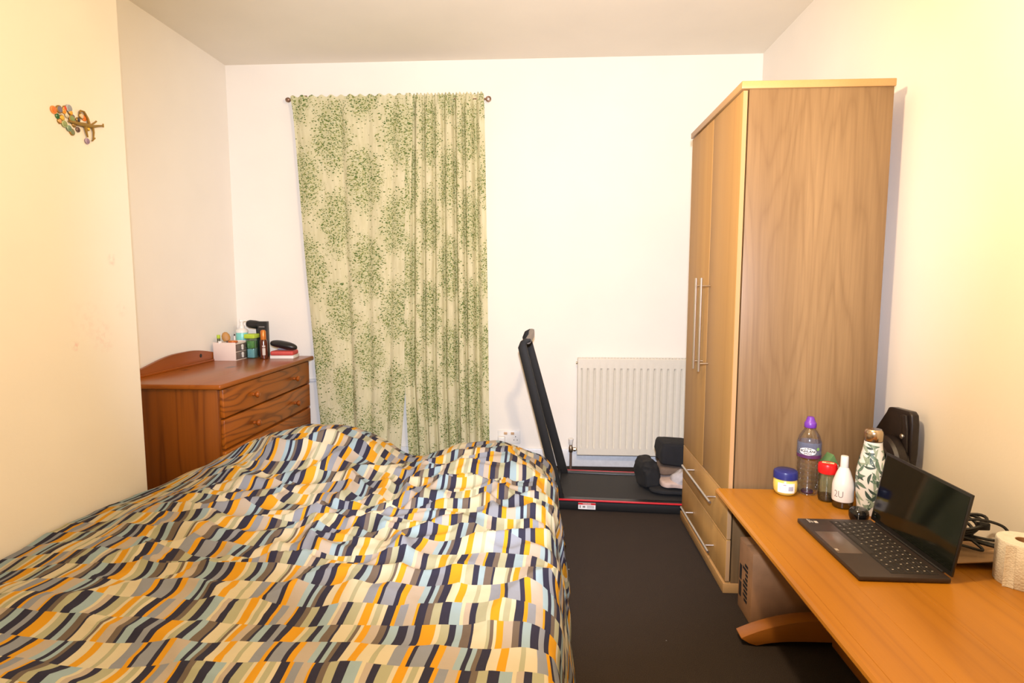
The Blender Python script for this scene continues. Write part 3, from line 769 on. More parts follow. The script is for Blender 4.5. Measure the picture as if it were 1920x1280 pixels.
# ------------------------------------------------------------------ laptop
def laptop():
    x0, x1, y0, y1 = .817, 1.048, 1.508, 1.887
    t = thing('laptop', 'open black laptop on the wooden table with a dark screen', 'laptop', ((x0 + x1) / 2, (y0 + y1) / 2, TZ))
    shell = plain('dark_grey_shell', rgb(62, 54, 52), .42, .3, var=.03)
    zb, zt = TZ + .002, TZ + .015
    b = B(x0, y0, zb, x1, y1, zt).build('base', shell, t, .0025)
    for xx in (x0 + .02, x1 - .03):
        for yy in (y0 + .03, y1 - .05): B(xx, yy, TZ, xx + .012, yy + .03, zb + .0005).build('foot', M['black_plastic'], b)
    B(.908, y0 + .018, zt - .0012, 1.030, y1 - .018, zt + .0002).build('key_well', plain('key_well', rgb(26, 23, 23), .6), b)
    tp = plain('touchpad', rgb(92, 80, 74), .3, var=.02)
    B(.827, 1.640, zt - .001, .895, 1.785, zt + .0004).build('touchpad', tp, b, .0003)
    # keys: one mesh shared by all square ones
    kp, kd = .0238, .0188; kx0 = .912; glyph = plain('key_legend', rgb(190, 184, 176), .6); kmat = plain('key_cap', rgb(36, 32, 31), .5)
    def keymesh(w, d):
        m = MB(); hw, hd = w / 2, d / 2
        m.add([(-hd, -hw, 0), (hd, -hw, 0), (hd, hw, 0), (-hd, hw, 0), (-hd + .0012, -hw + .0012, .0016), (hd - .0012, -hw + .0012, .0016), (hd - .0012, hw - .0012, .0016), (-hd + .0012, hw - .0012, .0016)],
              [(4, 5, 6, 7), (0, 1, 5, 4), (1, 2, 6, 5), (2, 3, 7, 6), (3, 0, 4, 7)])
        m.add([(-.001, -.0016, .0017), (.0035, -.0016, .0017), (.0035, .0012, .0017), (-.001, .0012, .0017)], [(0, 1, 2, 3)], 1)
        return m
    meshes = {}
    rows = [[1] * 14, [1] * 13 + [1], [1.25] + [1] * 12 + [.75], [1.5] + [1] * 11 + [1.5], [1.9] + [1] * 10 + [2.1], [1, 1, 1, 1, 5.2, 1, 1, 1, 1.3]]
    for ri, row in enumerate(rows[::-1]):          # nearest the touchpad first
        x = kx0 + kd / 2 + ri * .0197; tot = sum(row); sc = (y1 - y0 - .044) / tot
        y = y1 - .022                                # the row's left end is the far side
        for w in row:
            ww = w * sc - .0035; key = round(ww, 4); yc = y - w * sc / 2
            if key not in meshes:
                o = keymesh(ww, kd - .002).xf(Matrix.Translation(ORIGIN[b])).build('key', [kmat, glyph], b, 0, smooth=False, recalc=False)
                meshes[key] = o.data
            else:
                o = bpy.data.objects.new('key', meshes[key]); COL.objects.link(o); o.parent = b
            o.location = Vector((x, yc, zt + .0003)) - ORIGIN[b]
            y -= w * sc
    sk_ = MB(); 
    sk_.box(.842, 1.853, zt, .8445, 1.880, zt + .0003); sk_.box(.851, 1.853, zt, .8535, 1.866, zt + .0003); sk_.box(.858, 1.850, zt, .868, 1.866, zt + .0003); sk_.box(.8475, 1.856, zt, .849, 1.876, zt + .0003)
    sk_.build('palm_rest_print', glyph, b, smooth=False)
    B(.829, 1.655, zt + .0003, .8375, 1.667, zt + .0007).build('touchpad_mark', plain('mark_silver', rgb(170, 160, 150), .4), b)
    # lid, tipped back a little
    ang = math.atan2(1.086 - x1, .662 - zt); Ln = math.hypot(1.086 - x1, .662 - zt)
    Mx = Matrix.Translation((x1 - .002, 0, zt + .001)) @ Matrix.Rotation(ang, 4, 'Y')
    lid = MB().box(0, y0, .003, .006, y1, Ln).xf(Mx).build('lid', M['black_plastic'], t, .0015)
    scr = plain('dark_screen', (.004, .006, .004, 1), .08, spec=.35, var=.02)
    MB().box(-.0006, y0 + .006, .016, .0004, y1 - .006, Ln - .008).xf(Mx).build('screen', scr, lid)
    MB().tube([(x1 - .001, y0 + .03, zt + .002), (x1 - .001, y1 - .03, zt + .002)], .0035, 10).build('hinge', M['black_plastic'], t)
laptop()

# ------------------------------------------------------------------ things standing on the table
def facing(c): return math.atan2(-c[1], -c[0])           # direction from the thing towards the middle of the room

def petroleum_jar():
    c = (.884, 2.156); t = thing('petroleum_jelly_jar', 'small yellow jelly jar with a dark blue lid at the table edge', 'jar', (c[0], c[1], TZ))
    yel = plain('yellow_jelly', rgb(226, 200, 96), .3); blue = plain('blue_lid', rgb(38, 44, 110), .3)
    E = Matrix.Translation((c[0], c[1], TZ))
    MB().lathe([(.026, 0), (.033, .004), (.040, .016), (.0415, .034), (.040, .054), (.036, .060)], (0, 0, 0), 32).xf(E).build('pot', yel, t)
    MB().lathe([(.039, .059), (.0420, .061), (.0420, .080), (.040, .087), (.034, .091), (0, .093)], (0, 0, 0), 32).xf(E).build('lid', blue, t)
    a = facing(c); R = lambda z: .0421
    lab = MB(); lab.lathe([(.0412, .014), (.0421, .022), (.0421, .040), (.0415, .050)], (c[0], c[1], TZ), 14, a0=a - .62, a1=a + .85)
    lo_ = lab.build('label', M['white_plastic'], t, recalc=True)
    bc = MB()
    for k in range(11):
        x = .012 + k * .0016; bc.add(wrap([(x, -.008), (x + .0008, -.008), (x + .0008, .008), (x, .008)], c, lambda z: .0425, a, TZ + .031), [(0, 1, 2, 3)])
    bc.build('barcode', plain('barcode_ink', rgb(80, 84, 130), .5), lo_, smooth=False, recalc=False)
    tx = MB()
    for k in range(4): tx.add(wrap([(-.018, -.008 + k * .004), (.004, -.008 + k * .004), (.004, -.0066 + k * .004), (-.018, -.0066 + k * .004)], c, lambda z: .0425, a, TZ + .031), [(0, 1, 2, 3)])
    tx.add(wrap([(-.006, .011), (.004, .011), (.004, .014), (-.006, .014)], c, lambda z: .0425, a, TZ + .031), [(0, 1, 2, 3)])
    tx.build('small_print', plain('label_ink', rgb(150, 130, 150), .5), lo_, smooth=False, recalc=False)
petroleum_jar()

def water_bottle():
    c = (.968, 2.166); t = thing('water_bottle', 'clear plastic water bottle with a purple sports cap', 'bottle', (c[0], c[1], TZ))
    purple = plain('purple_cap', rgb(108, 54, 156), .35)
    C = (c[0], c[1], TZ)
    prof = [(.024, .004), (.033, .002), (.037, .008), (.0385, .018)]
    for k in range(6):
        z = .024 + k * .018; prof += [(.0385, z), (.0365, z + .005), (.0365, z + .009), (.0385, z + .014)]
    prof += [(.0395, .134), (.0405, .140), (.0405, .190), (.039, .202), (.034, .218), (.026, .232), (.018, .243), (.015, .248), (.015, .254)]
    MB().lathe(prof, C, 36, cap=False).build('bottle_body', M['pet'], t)
    # petal foot with a purple moulding underneath
    MB().lathe([(.0, .003), (.020, .003), (.0215, .007), (.019, .012), (0, .013)], C, 20).build('base_disc', plain('dark_purple_base', rgb(52, 30, 62), .3), t)
    MB().lathe([(.0195, .248), (.0205, .250), (.0205, .264), (.0185, .268), (.0165, .270), (.0135, .280), (.0105, .287), (.0, .289)], C, 24).build('cap', purple, t)
    lab = MB().lathe([(.0409, .1405), (.0409, .197)], C, 40, cap=False)
    film = NT('label_film'); film.base(rgb(120, 136, 168)); film.set(.3, 0, .5); film.b.inputs['Alpha'].default_value = .34
    L = lab.build('label', film.m, t)
    MB().lathe([(.0412, .1405), (.0412, .152)], C, 40, cap=False).build('label_band', plain('label_purple', rgb(84, 42, 84), .4), L)
    a = facing(c) - .10; R = .0414
    el = [(.030 * math.cos(q) , .0135 * math.sin(q)) for q in [2 * PI * k / 32 for k in range(32)]]
    el = [(x, y) for x, y in el]
    ov = MB()
    cen = wrap([(0, 0)], c, R, a, TZ + .166)
    rim = wrap(el, c, R, a, TZ + .166); midr = wrap([(x * .5, y * .5) for x, y in el], c, R, a, TZ + .166)
    ov.add(cen + midr + rim, [(0, 1 + k, 1 + (k + 1) % 32) for k in range(32)] + [(1 + k, 33 + k, 33 + (k + 1) % 32, 1 + (k + 1) % 32) for k in range(32)])
    ov.build('label_oval', M['white_plastic'], L, recalc=False)
    for s, size, dz, b in (('HIGHLAND', .0125, .1665, .0003), ('SPRING', .0080, .1575, .0002)):
        vs_, fs_ = text_polys(s, size, b)
        MB().add(wrap(vs_, c, R + .0004, a, TZ + dz), fs_).build('lettering', M['ink'], L, smooth=False, recalc=False)
    mt = MB(); mt.add(wrap([(-.014, 0), (-.008, .004), (-.004, .002), (0, .006), (.005, .003), (.009, .0045), (.014, 0), (.008, .001), (0, .002), (-.008, .001)], c, R + .0004, a, TZ + .173), [tuple(range(10))])
    mt.build('hill_emblem', M['ink'], L, smooth=False, recalc=False)
    gl = [(.006 * math.cos(q) + .036, .006 * math.sin(q)) for q in [2 * PI * k / 16 for k in range(16)]]
    MB().add(wrap(gl, c, R, a, TZ + .176), [tuple(range(16))]).build('green_badge', plain('badge_green', rgb(120, 164, 84), .5), L, smooth=False, recalc=False)
water_bottle()

def red_jar():
    c = (1.003, 2.094); C = (c[0], c[1], TZ); t = thing('glass_jar', 'glass jar with a bright red lid between the bottles', 'jar', C)
    MB().lathe([(.020, .002), (.026, .004), (.028, .012), (.028, .085), (.0265, .097), (.026, .104)], C, 28, cap=False).build('jar_body', clear('green_glass', (.80, .80, .68, 1), .3), t)
    # spice left in the bottom
    MB().lathe([(.0, .004), (.024, .005), (.0262, .010), (.0262, .022), (.018, .025), (0, .026)], C, 20).build('contents', plain('dark_spice', rgb(70, 62, 50), .6, vscale=300, var=.6), t)
    lid = MB().lathe([(.028, .101), (.0300, .103), (.0315, .112), (.0315, .128), (.0295, .135), (.024, .137), (0, .137)], C, 32).build('lid', plain('red_lid', rgb(214, 28, 30), .3), t)
    a = facing(c)
    st = MB().box(-.018, -.007, .1371, .020, .009, .1376).xf(Matrix.Translation(C) @ Matrix.Rotation(-.5, 4, 'Z')).build('lid_label', plain('cream_label', rgb(226, 206, 160), .6), lid, smooth=False)
    MB().box(-.006, -.004, .1376, .008, .004, .1378).xf(Matrix.Translation(C) @ Matrix.Rotation(-.5, 4, 'Z')).build('label_mark', plain('olive_mark', rgb(96, 96, 52), .6), st, smooth=False)
red_jar()

def scent_bottle():
    c = (1.030, 2.034); C = (c[0], c[1], TZ); t = thing('scent_bottle', 'white cone shouldered scent bottle with a clear base', 'bottle', C)
    w = plain('white_gloss', (.82, .80, .78, 1), .25, var=.01)
    MB().lathe([(.031, .024), (.0335, .026), (.0345, .032), (.0345, .078), (.0325, .090), (.027, .108), (.0205, .127), (.0160, .137), (.0135, .142)], C, 32, cap=False).build('white_body', w, t)
    MB().lathe([(.0125, .139), (.0130, .141), (.0122, .178), (.0112, .181), (0, .182)], C, 24).build('cap', w, t)
    MB().lathe([(.0, .0015), (.025, .0015), (.0315, .005), (.0335, .024), (.030, .0255), (0, .0255)], C, 28).build('clear_base', clear('smoky_glass', (.50, .48, .36, 1), .5), t)
    a = facing(c) + .05
    for s, dx in (('2', -.024), ('U', -.008)):
        vs_, fs_ = text_polys(s, .034, -.0003)
        MB().add(wrap([(x * .8 + dx, y) for x, y in vs_], c, lambda z: .0348, a, TZ + .052), fs_).build('lettering', plain('grey_letter', rgb(128, 120, 118), .5), t, smooth=False, recalc=False)
scent_bottle()

def leaf_bottle():
    c = (1.092, 1.980); C = (c[0], c[1], TZ); t = thing('metal_flask', 'white metal flask printed with green leaves and a steel cap', 'bottle', C)
    prof = [(.032, .0), (.035, .002), (.0365, .010), (.0385, .030), (.0425, .065), (.0455, .100), (.0460, .122), (.0440, .150), (.0395, .178), (.0335, .205), (.0290, .226), (.0275, .238), (.0270, .249)]
    MB().lathe(prof, C, 40).build('flask_body', plain('white_coat', (.78, .78, .74, 1), .3, var=.02), t)
    MB().lathe([(.0262, .249), (.0262, .252)], C, 28).build('seal_ring', M['black_plastic'], t)
    MB().lathe([(.0275, .252), (.0285, .254), (.0285, .276), (.0270, .285), (.0225, .290), (0, .291)], C, 32).build('cap', plain('warm_steel', (.62, .50, .36, 1), .2, 1.0, var=.02), t)
    def rad(z):
        h = z - TZ
        for (r0, h0), (r1, h1) in zip(prof, prof[1:]):
            if h0 <= h <= h1: return r0 + (r1 - r0) * (h - h0) / (h1 - h0) + .0006
        return prof[-1][0] + .0006
    rnd = random.Random(12)
    groups = [MB(), MB(), MB()]
    for k in range(170):
        a = rnd.uniform(0, 2 * PI); z = .010 + .232 * ((k * .618) % 1)
        L = rnd.uniform(.030, .050); W = L * rnd.uniform(.20, .30); ro = rnd.uniform(0, 2 * PI)
        pts = []
        n = 7
        for i in range(n + 1):
            s = i / n; pts.append(((s - .5) * L, W / 2 * math.sin(PI * s) ** .8 + .10 * L * math.sin(PI * s)))
        for i in range(n - 1, 0, -1):
            s = i / n; pts.append(((s - .5) * L, -W / 2 * math.sin(PI * s) ** .8 + .10 * L * math.sin(PI * s)))
        pts = [(x * math.cos(ro) - y * math.sin(ro), x * math.sin(ro) + y * math.cos(ro)) for x, y in pts]
        zz = TZ + z
        if min(p[1] for p in pts) + z < .002 or max(p[1] for p in pts) + z > .247: continue
        # strip of quads down the leaf
        W3 = wrap(pts, c, rad, a, zz); m = groups[k % 3]
        fs = [(i, i + 1, 2 * n - i - 1, (2 * n - i) % (2 * n)) for i in range(n) if i not in (0, n - 1)] + [(0, 1, 2 * n - 1), (n - 1, n, n + 1)]
        off = .00008 * (k % 7)
        W3 = [(c[0] + (p[0] - c[0]) * (1 + off * 20), c[1] + (p[1] - c[1]) * (1 + off * 20), p[2]) for p in W3]
        m.add(W3, fs)
    for m, col in zip(groups, (rgb(96, 122, 104), rgb(150, 166, 146), rgb(64, 84, 76))):
        o = m.build('leaf_print', plain('leaf_ink', col, .35, var=.15), t, smooth=False, recalc=False); o['kind'] = 'stuff'
leaf_bottle()

pk = thing('round_tin', 'small glossy black round puck in front of the leaf flask', 'tin', (1.030, 1.925, TZ))
MB().lathe([(.020, .0), (.026, .002), (.0295, .012), (.0300, .022), (.028, .032), (.022, .038), (0, .040)], (1.028, 1.922, TZ), 28).build('shell', M['black_gloss'], pk)
MB().tube([(1.012, 1.893, TZ + .006), (1.014, 1.897, TZ + .026), (1.017, 1.905, TZ + .037), (1.025, 1.92, TZ + .0405)], .0008, 6).build('seam', plain('seam_grey', rgb(120, 120, 116), .4), pk)

tea = thing('tea_carton', 'small green and white carton tucked behind the red lidded jar', 'carton', (1.044, 2.172, TZ))
TM = Matrix.Translation((1.044, 2.172, TZ)) @ Matrix.Rotation(.15, 4, 'Z')
g1 = plain('carton_green', rgb(92, 128, 78), .5)
MB().box(-.024, -.020, 0, .024, .020, .112).xf(TM).build('carton_body', plain('carton_white', rgb(206, 208, 196), .5), tea, .001)
MB().prism([(-.024, .112), (.024, .112), (.004, .150)], -.020, .020, 'Y').xf(TM).build('gable', g1, tea, .001)
MB().box(-.0245, -.0205, .085, .0245, -.0195, .100).xf(TM).build('green_band', g1, tea)

def bag():
    t = thing('leather_case', 'black leather case with a steel snap leaning on the right wall', 'case', (1.235, 2.12, TZ))
    leather = plain('black_leather', rgb(30, 23, 21), .32, vscale=160, var=.25, bump=.25)
    # flap standing up behind
    pts = [(2.285, .60), (2.175, .735), (2.165, .752), (2.145, .756), (2.045, .762), (2.030, .752), (2.024, .72), (2.022, .62), (2.035, .52), (2.065, TZ + .004), (2.25, TZ + .004)]
    MB().prism(pts, 1.238, 1.266, 'X').build('flap', leather, t, .006, 3)
    MB().lathe([(0, -.012), (.070, -.012), (.088, -.006), (.095, .004), (.095, .030), (.088, .040), (.08, .042)], (1.196, 2.102, .568), 40, 'X').build('round_pouch', leather, t)
    MB().lathe([(.052, -.0), (.058, -.0045), (.064, -.0)], (1.1835, 2.102, .568), 36, 'X').build('rim_stitch', leather, t)
    strap = MB().prism([(2.075, .745), (2.045, .748), (2.034, .70), (2.030, .62), (2.042, .53), (2.062, .47), (2.083, .47), (2.066, .54), (2.055, .62), (2.060, .69)], 1.228, 1.238, 'X')
    strap.build('strap', leather, t, .003)
    MB().lathe([(.0, -.005), (.007, -.0045), (.009, -.002), (.009, .002)], (1.2275, 2.055, .672), 18, 'X').build('snap', M['steel'], t)
bag()

# card and cables behind the laptop
cd = MB()
def cardfn(a, b):
    x = 1.118 + (1.292 - 1.118) * a; y = 1.592 + .28 * b
    return (x, y, TZ + .003 + .016 * (1 - b) ** 2 + .010 * a)
cd.grid(cardfn, 12, 12)
top = list(cd.v); n_ = len(top)
cd.add([p - Vector((0, 0, .0028)) for p in top], [tuple(i for i in reversed(f)) for f in cd.f[:]])
bnd = [i for i in range(13)] + [13 * k + 12 for k in range(1, 13)] + [13 * 12 + k for k in range(11, -1, -1)] + [13 * k for k in range(11, 0, -1)]
for q in range(len(bnd)): a_, b_ = bnd[q], bnd[(q + 1) % len(bnd)]; cd.f.append([a_, b_, n_ + b_, n_ + a_])
tag(cd.build('brown_envelope', M['paper_brown'], angle=.5), 'flat brown card lying behind the laptop by the wall', 'card')

cb = thing('charger_cable', 'tangled black charger cable behind the laptop screen', 'cable', (1.20, 1.72, TZ + .02))
rnd = random.Random(5)
def loop(cx, cy, cz, rx, ry, rz, ph, n=22, turns=1.0):
    return [(cx + rx * math.cos(ph + 2 * PI * turns * k / n), cy + ry * math.sin(ph + 2 * PI * turns * k / n), cz + rz * math.sin(ph * 1.7 + 2 * PI * turns * k / n * 1.0)) for k in range(n)]
def smooth_path(P, n=8):
    P = [Vector(p) for p in P]; out = []
    for i in range(len(P) - 1):
        p0, p1, p2, p3 = P[max(0, i - 1)], P[i], P[i + 1], P[min(len(P) - 1, i + 2)]
        for k in range(n):
            s = k / n; out.append(.5 * ((2 * p1) + (p2 - p0) * s + (2 * p0 - 5 * p1 + 4 * p2 - p3) * s * s + (3 * p1 - p0 - 3 * p2 + p3) * s ** 3))
    out.append(P[-1]); return out
M['cable'] = plain('black_rubber', (.008, .008, .008, 1), .45)
MB().tube(smooth_path([(1.12, 1.66, .475), (1.16, 1.64, .472), (1.205, 1.625, .465), (1.20, 1.66, .478), (1.17, 1.72, .50), (1.20, 1.74, .52)]), .004, 8).build('lead', M['cable'], cb)
MB().tube(smooth_path([(1.14, 1.70, .505), (1.21, 1.67, .535), (1.262, 1.640, .530), (1.270, 1.625, .505), (1.245, 1.64, .488), (1.19, 1.68, .487), (1.14, 1.72, .49)]), .004, 8).build('lead', M['cable'], cb)
MB().tube(smooth_path([(1.15, 1.69, .490), (1.21, 1.655, .478), (1.262, 1.615, .474)]), .0065, 8).build('lead', M['cable'], cb)
for k in range(4):
    MB().tube(loop(1.185 + .008 * k, 1.705 - .006 * k, .500 + .007 * k, .042, .03, .016, .6 * k), .0045, 8, closed=True).build('coil', M['cable'], cb)
MB().box(1.150, 1.685, .462, 1.225, 1.735, .492).build('power_brick', M['black_plastic'], cb, .006, 3)
MB().box(1.215, 1.655, .508, 1.245, 1.672, .530).build('plug', M['black_plastic'], cb, .004)

def roll():
    c = (1.236, 1.527, TZ); t = thing('toilet_roll', 'white toilet roll at the right end of the table', 'toilet roll', c)
    pm = NT('tissue_paper'); v = pm.coord(); pm.base(pm.ramp(pm.noise(v, 60, 2), [(.3, (.70, .67, .60, 1)), (.7, (.78, .75, .68, 1))])); pm.set(.9, 0, .1)
    vo = pm.n('ShaderNodeTexVoronoi'); pm.l(v, vo.inputs['Vector']); vo.inputs['Scale'].default_value = 220; pm.bump(vo.outputs['Distance'], .5, .002)
    MB().lathe([(.021, .0), (.058, .0), (.060, .003), (.060, .111), (.058, .114), (.021, .1145), (.021, .0)], c, 48, cap=False).build('paper', pm.m, t)
    MB().lathe([(.0208, .0), (.0208, .1135), (.0195, .1135), (.0195, .0)], c, 28, cap=False).build('core', M['cardboard'], t)
    a0 = facing(c) - .55
    vs_, fs_ = [], []
    for i in range(7):
        for j in range(6):
            z = .001 + .109 * j / 5; a = a0 + .30 * i / 6; r = .0606 + .010 * max(0, (3 - i) / 3) ** 2 * (1 - .3 * j / 5)
            vs_.append((c[0] + r * math.cos(a), c[1] + r * math.sin(a), c[2] + z))
    for i in range(6):
        for j in range(5): fs_.append((i * 6 + j, i * 6 + j + 1, i * 6 + j + 7, i * 6 + j + 6))
    MB().add(vs_, fs_).build('loose_sheet', pm.m, t, recalc=False)
roll()

# ------------------------------------------------------------------ things on the chest of drawers
def organiser():
    t = thing('mini_drawer_box', 'white desktop box with two smoky drawers on the pine chest', 'organiser', (-1.935, 3.50, CT))
    w = plain('pinkish_white_plastic', rgb(226, 208, 196), .4, var=.01)
    x0, x1, y0, y1, z0, z1 = -2.012, -1.872, 3.418, 3.575, CT, CT + .110
    m = MB(); m.box(x0, y0, z0, x1, y0 + .004, z1); m.box(x0, y1 - .004, z0, x1, y1, z1); m.box(x0, y0 + .004, z0, x0 + .004, y1 - .004, z1)
    m.box(x0 + .004, y0 + .004, z0, x1, y1 - .004, z0 + .004); m.box(x0 + .004, y0 + .004, z0 + .050, x1, y1 - .004, z0 + .053); m.box(x0 + .004, y0 + .004, z1 - .012, x1, y1 - .004, z1 - .008)
    m.build('case', w, t, .0008)
    smoke = plain('smoky_drawer', rgb(112, 98, 90), .15, spec=.6)
    for za, zb in ((z0 + .006, z0 + .049), (z0 + .055, z1 - .014)):
        d = B(x1 - .12, y0 + .007, za, x1 - .001, y1 - .007, zb).build('drawer', smoke, t, .002)
        k = MB(); zc = (za + zb) / 2; yk = y0 + .082
        k.lathe([(.011, 0), (.011, .004), (0, .005)], (x1 - .001, yk, zc + .007), 14, 'X'); k.lathe([(.009, 0), (.009, .004), (0, .005)], (x1 - .001, yk, zc - .008), 14, 'X')
        k.build('knob', M['white_plastic'], d)
    return z1 - .008
zo = organiser() + .0003
# in the tray on top of the box
def tube_item(name, label, cat, c, parts, lean=(0, 0)):
    t = thing(name, label, cat, c, None)
    Mx = Matrix.Translation(c) @ Matrix.Rotation(lean[0], 4, 'X') @ Matrix.Rotation(lean[1], 4, 'Y')
    for nm, prof, m, seg in parts: MB().lathe(prof, (0, 0, 0), seg).xf(Mx).build(nm, m, t)
    return t
lime = plain('lime_plastic', rgb(176, 204, 60), .4); orange = plain('orange_metal', rgb(206, 120, 44), .3, .3)
tube_item('lip_balm', 'tiny lime capped tube standing in the tray of the mini drawer box', 'tube', (-1.990, 3.445, zo), [('tube', [(.009, 0), (.009, .030), (.0085, .031)], plain('dark_tube', rgb(80, 76, 50), .4), 14), ('cap', [(.0092, .031), (.0098, .032), (.0098, .052), (0, .053)], lime, 14)])
tube_item('cream_pot', 'tiny white pot at the tray corner of the mini drawer box', 'pot', (-1.972, 3.428, zo), [('pot', [(.011, 0), (.011, .008), (.0105, .009)], M['white_plastic'], 16), ('lid', [(.0118, .009), (.0118, .016), (0, .0165)], M['white_plastic'], 16)])
br = thing('hair_brush', 'small tan oval brush standing in the tray of the mini drawer box', 'brush', (-1.948, 3.47, zo))
BM = Matrix.Translation((-1.948, 3.47, zo)) @ Matrix.Rotation(-.25, 4, 'Y') @ Matrix.Rotation(.5, 4, 'Z')
MB().lathe([(0, 0), (.018, .006), (.024, .022), (.022, .040), (.012, .056), (0, .060)], (0, 0, .010), 18).xf(BM @ Matrix.Diagonal((1, .45, 1, 1))).build('head', plain('tan_brush', rgb(176, 128, 66), .5), br)
MB().lathe([(.0, .0), (.006, .0), (.005, .012), (.004, .02)], (0, 0, 0), 10).xf(BM).build('handle', plain('dark_handle', rgb(70, 50, 36), .5), br)
tube_item('powder_compact', 'flat orange round compact lying on the mini drawer box', 'compact', (-1.905, 3.452, zo + .0042), [('case', [(.026, 0), (.028, .002), (.028, .006), (.026, .008)], plain('rust_case', rgb(176, 84, 40), .4), 24), ('lid', [(.027, .008), (.027, .011), (.020, .014), (0, .0145)], orange, 24)])
tube_item('mascara', 'slim white stick standing in the tray beside the compact', 'tube', (-1.922, 3.505, zo), [('stick', [(.004, 0), (.004, .042)], M['white_plastic'], 10), ('tip', [(.0042, .042), (.0038, .052), (0, .053)], M['ink'], 10)])
# behind and beside the box
aqua = plain('aqua_lotion', rgb(126, 206, 196), .35)
pb = tube_item('pump_bottle', 'aqua lotion bottle with a white pump behind the mini drawer box', 'bottle', (-1.935, 3.620, CT), [
    ('body', [(.034, 0), (.036, .004), (.036, .150), (.034, .158)], aqua, 24), ('shoulder', [(.037, .155), (.037, .168), (.030, .176), (.017, .182), (.017, .200), (.011, .203), (.011, .222)], M['white_plastic'], 24)])
hd = MB().box(-.012, -.011, .222, .012, .011, .236).box(.008, -.006, .226, .034, .006, .234).xf(Matrix.Translation((-1.935, 3.620, CT)) @ Matrix.Rotation(.6, 4, 'Z')); hd.build('pump_head', M['white_plastic'], pb, .002)
gj = thing('lidded_tub', 'clear tub with a lime green lid beside the mini drawer box', 'tub', (-1.835, 3.560, CT))
MB().box(-1.868, 3.528, CT + .001, -1.812, 3.588, CT + .125).build('tub', clear('aqua_tub', (.66, .84, .80, 1), .3), gj, .008, 3)
MB().box(-1.862, 3.534, CT + .003, -1.818, 3.582, CT + .060).build('contents', plain('pale_blue_fill', rgb(150, 190, 200), .6), gj, .006)
MB().box(-1.862, 3.534, CT + .062, -1.818, 3.582, CT + .110).build('contents', plain('green_fill', rgb(96, 150, 70), .6), gj, .006)
MB().box(-1.874, 3.522, CT + .1252, -1.806, 3.594, CT + .152).build('lid', lime, gj, .005)
pk2 = thing('black_carton', 'slim tall black carton standing behind the cosmetics', 'box', (-1.800, 3.637, CT))
MB().box(-1.832, 3.620, CT, -1.772, 3.652, CT + .225).build('carton', M['black_plastic'], pk2, .001)
MB().box(-1.822, 3.6194, CT + .188, -1.786, 3.6199, CT + .194).build('print', plain('silver_print', rgb(130, 128, 128), .4), pk2)
hb_ = thing('hair_tool', 'black rounded hair tool resting on the tub and pump bottle', 'hair tool', (-1.875, 3.655, CT + .18))
MB().lathe([(0, -.055), (.018, -.052), (.026, -.035), (.027, .0), (.025, .030), (.016, .046), (0, .050)], (0, 0, 0), 20, 'X').xf(Matrix.Translation((-1.867, 3.660, CT + .203)) @ Matrix.Rotation(.12, 4, 'Y')).build('barrel', M['black_plastic'], hb_)
MB().tube([(-1.862, 3.676, CT + .19), (-1.857, 3.678, CT + .1), (-1.857, 3.676, CT + .003)], .010, 10).build('handle', M['black_plastic'], hb_)
ob_ = tube_item('spray_bottle', 'brown spray bottle with a copper orange cap on the pine chest', 'bottle', (-1.752, 3.530, CT), [
    ('body', [(.020, 0), (.0225, .003), (.0225, .108), (.020, .118), (.013, .122)], plain('brown_glass', rgb(86, 38, 22), .15, spec=.6), 24), ('cap', [(.0165, .118), (.0170, .120), (.0165, .168), (.0120, .178), (0, .180)], orange, 24)])
lab = MB(); a = facing((-1.752, 3.53))
for za, zb in ((.024, .068), (.074, .084)):
    P_ = [(-.009, za), (-.003, za), (.003, za), (.009, za), (.009, zb), (.003, zb), (-.003, zb), (-.009, zb)]
    lab.add(wrap(P_, (-1.752, 3.53), .0229, a, CT), [(0, 1, 6, 7), (1, 2, 5, 6), (2, 3, 4, 5)])
lab.build('label', plain('pale_label', rgb(196, 184, 172), .4), ob_, recalc=False)
BK = Matrix.Translation((-1.645, 3.585, CT)) @ Matrix.Rotation(.08, 4, 'Z')
wb = thing('white_box', 'flat white box at the bottom of the small stack on the chest', 'box', (-1.645, 3.585, CT))
MB().box(-.072, -.055, 0, .072, .055, .017).xf(BK).build('base', M['white_plastic'], wb, .002)
MB().box(-.073, -.056, .0172, .073, .056, .0195).xf(BK).build('lid', M['white_plastic'], wb, .001)
rb = thing('red_pouch', 'flat red zipped pouch lying on the white box', 'pouch', (-1.645, 3.585, CT + .02))
MB().box(-.072, -.055, .0198, .070, .053, .047).xf(BK).build('pouch', plain('red_cloth', rgb(196, 74, 68), .6), rb, .010, 3)
MB().box(-.060, -.0565, .036, .055, -.0535, .038).xf(BK).build('zip', plain('zip_pink', rgb(214, 120, 110), .5), rb)
gb = thing('glasses_case', 'long black rounded case on top of the red pouch', 'case', (-1.64, 3.585, CT + .05))
def casefn(a, b):
    th = a * 2 * PI; s = b * 2 - 1; k = max(0, 1 - abs(s) ** 3.2) ** .5
    return (s * .086, .034 * k * math.cos(th), .024 * k * math.sin(th) + .004 * (1 - s * s))
GM = Matrix.Translation((-1.638, 3.560, CT + .080)) @ Matrix.Rotation(.20, 4, 'Y') @ Matrix.Rotation(.05, 4, 'Z')
MB().grid(casefn, 24, 28, closed_u=True).xf(GM).build('shell', M['black_plastic'], gb)
MB().tube([GM @ Vector((s * .085, -.034 * max(0, 1 - abs(s) ** 3.2) ** .5 - .0006, .004 * (1 - s * s))) for s in [q / 10 for q in range(-9, 10)]], .0009, 6).build('seam', M['ink'], gb)
B(-1.70, 3.60, CT + .0475, -1.60, 3.63, CT + .056).build('cloth', plain('grey_wipe', rgb(150, 160, 176), .8), gb, .003)

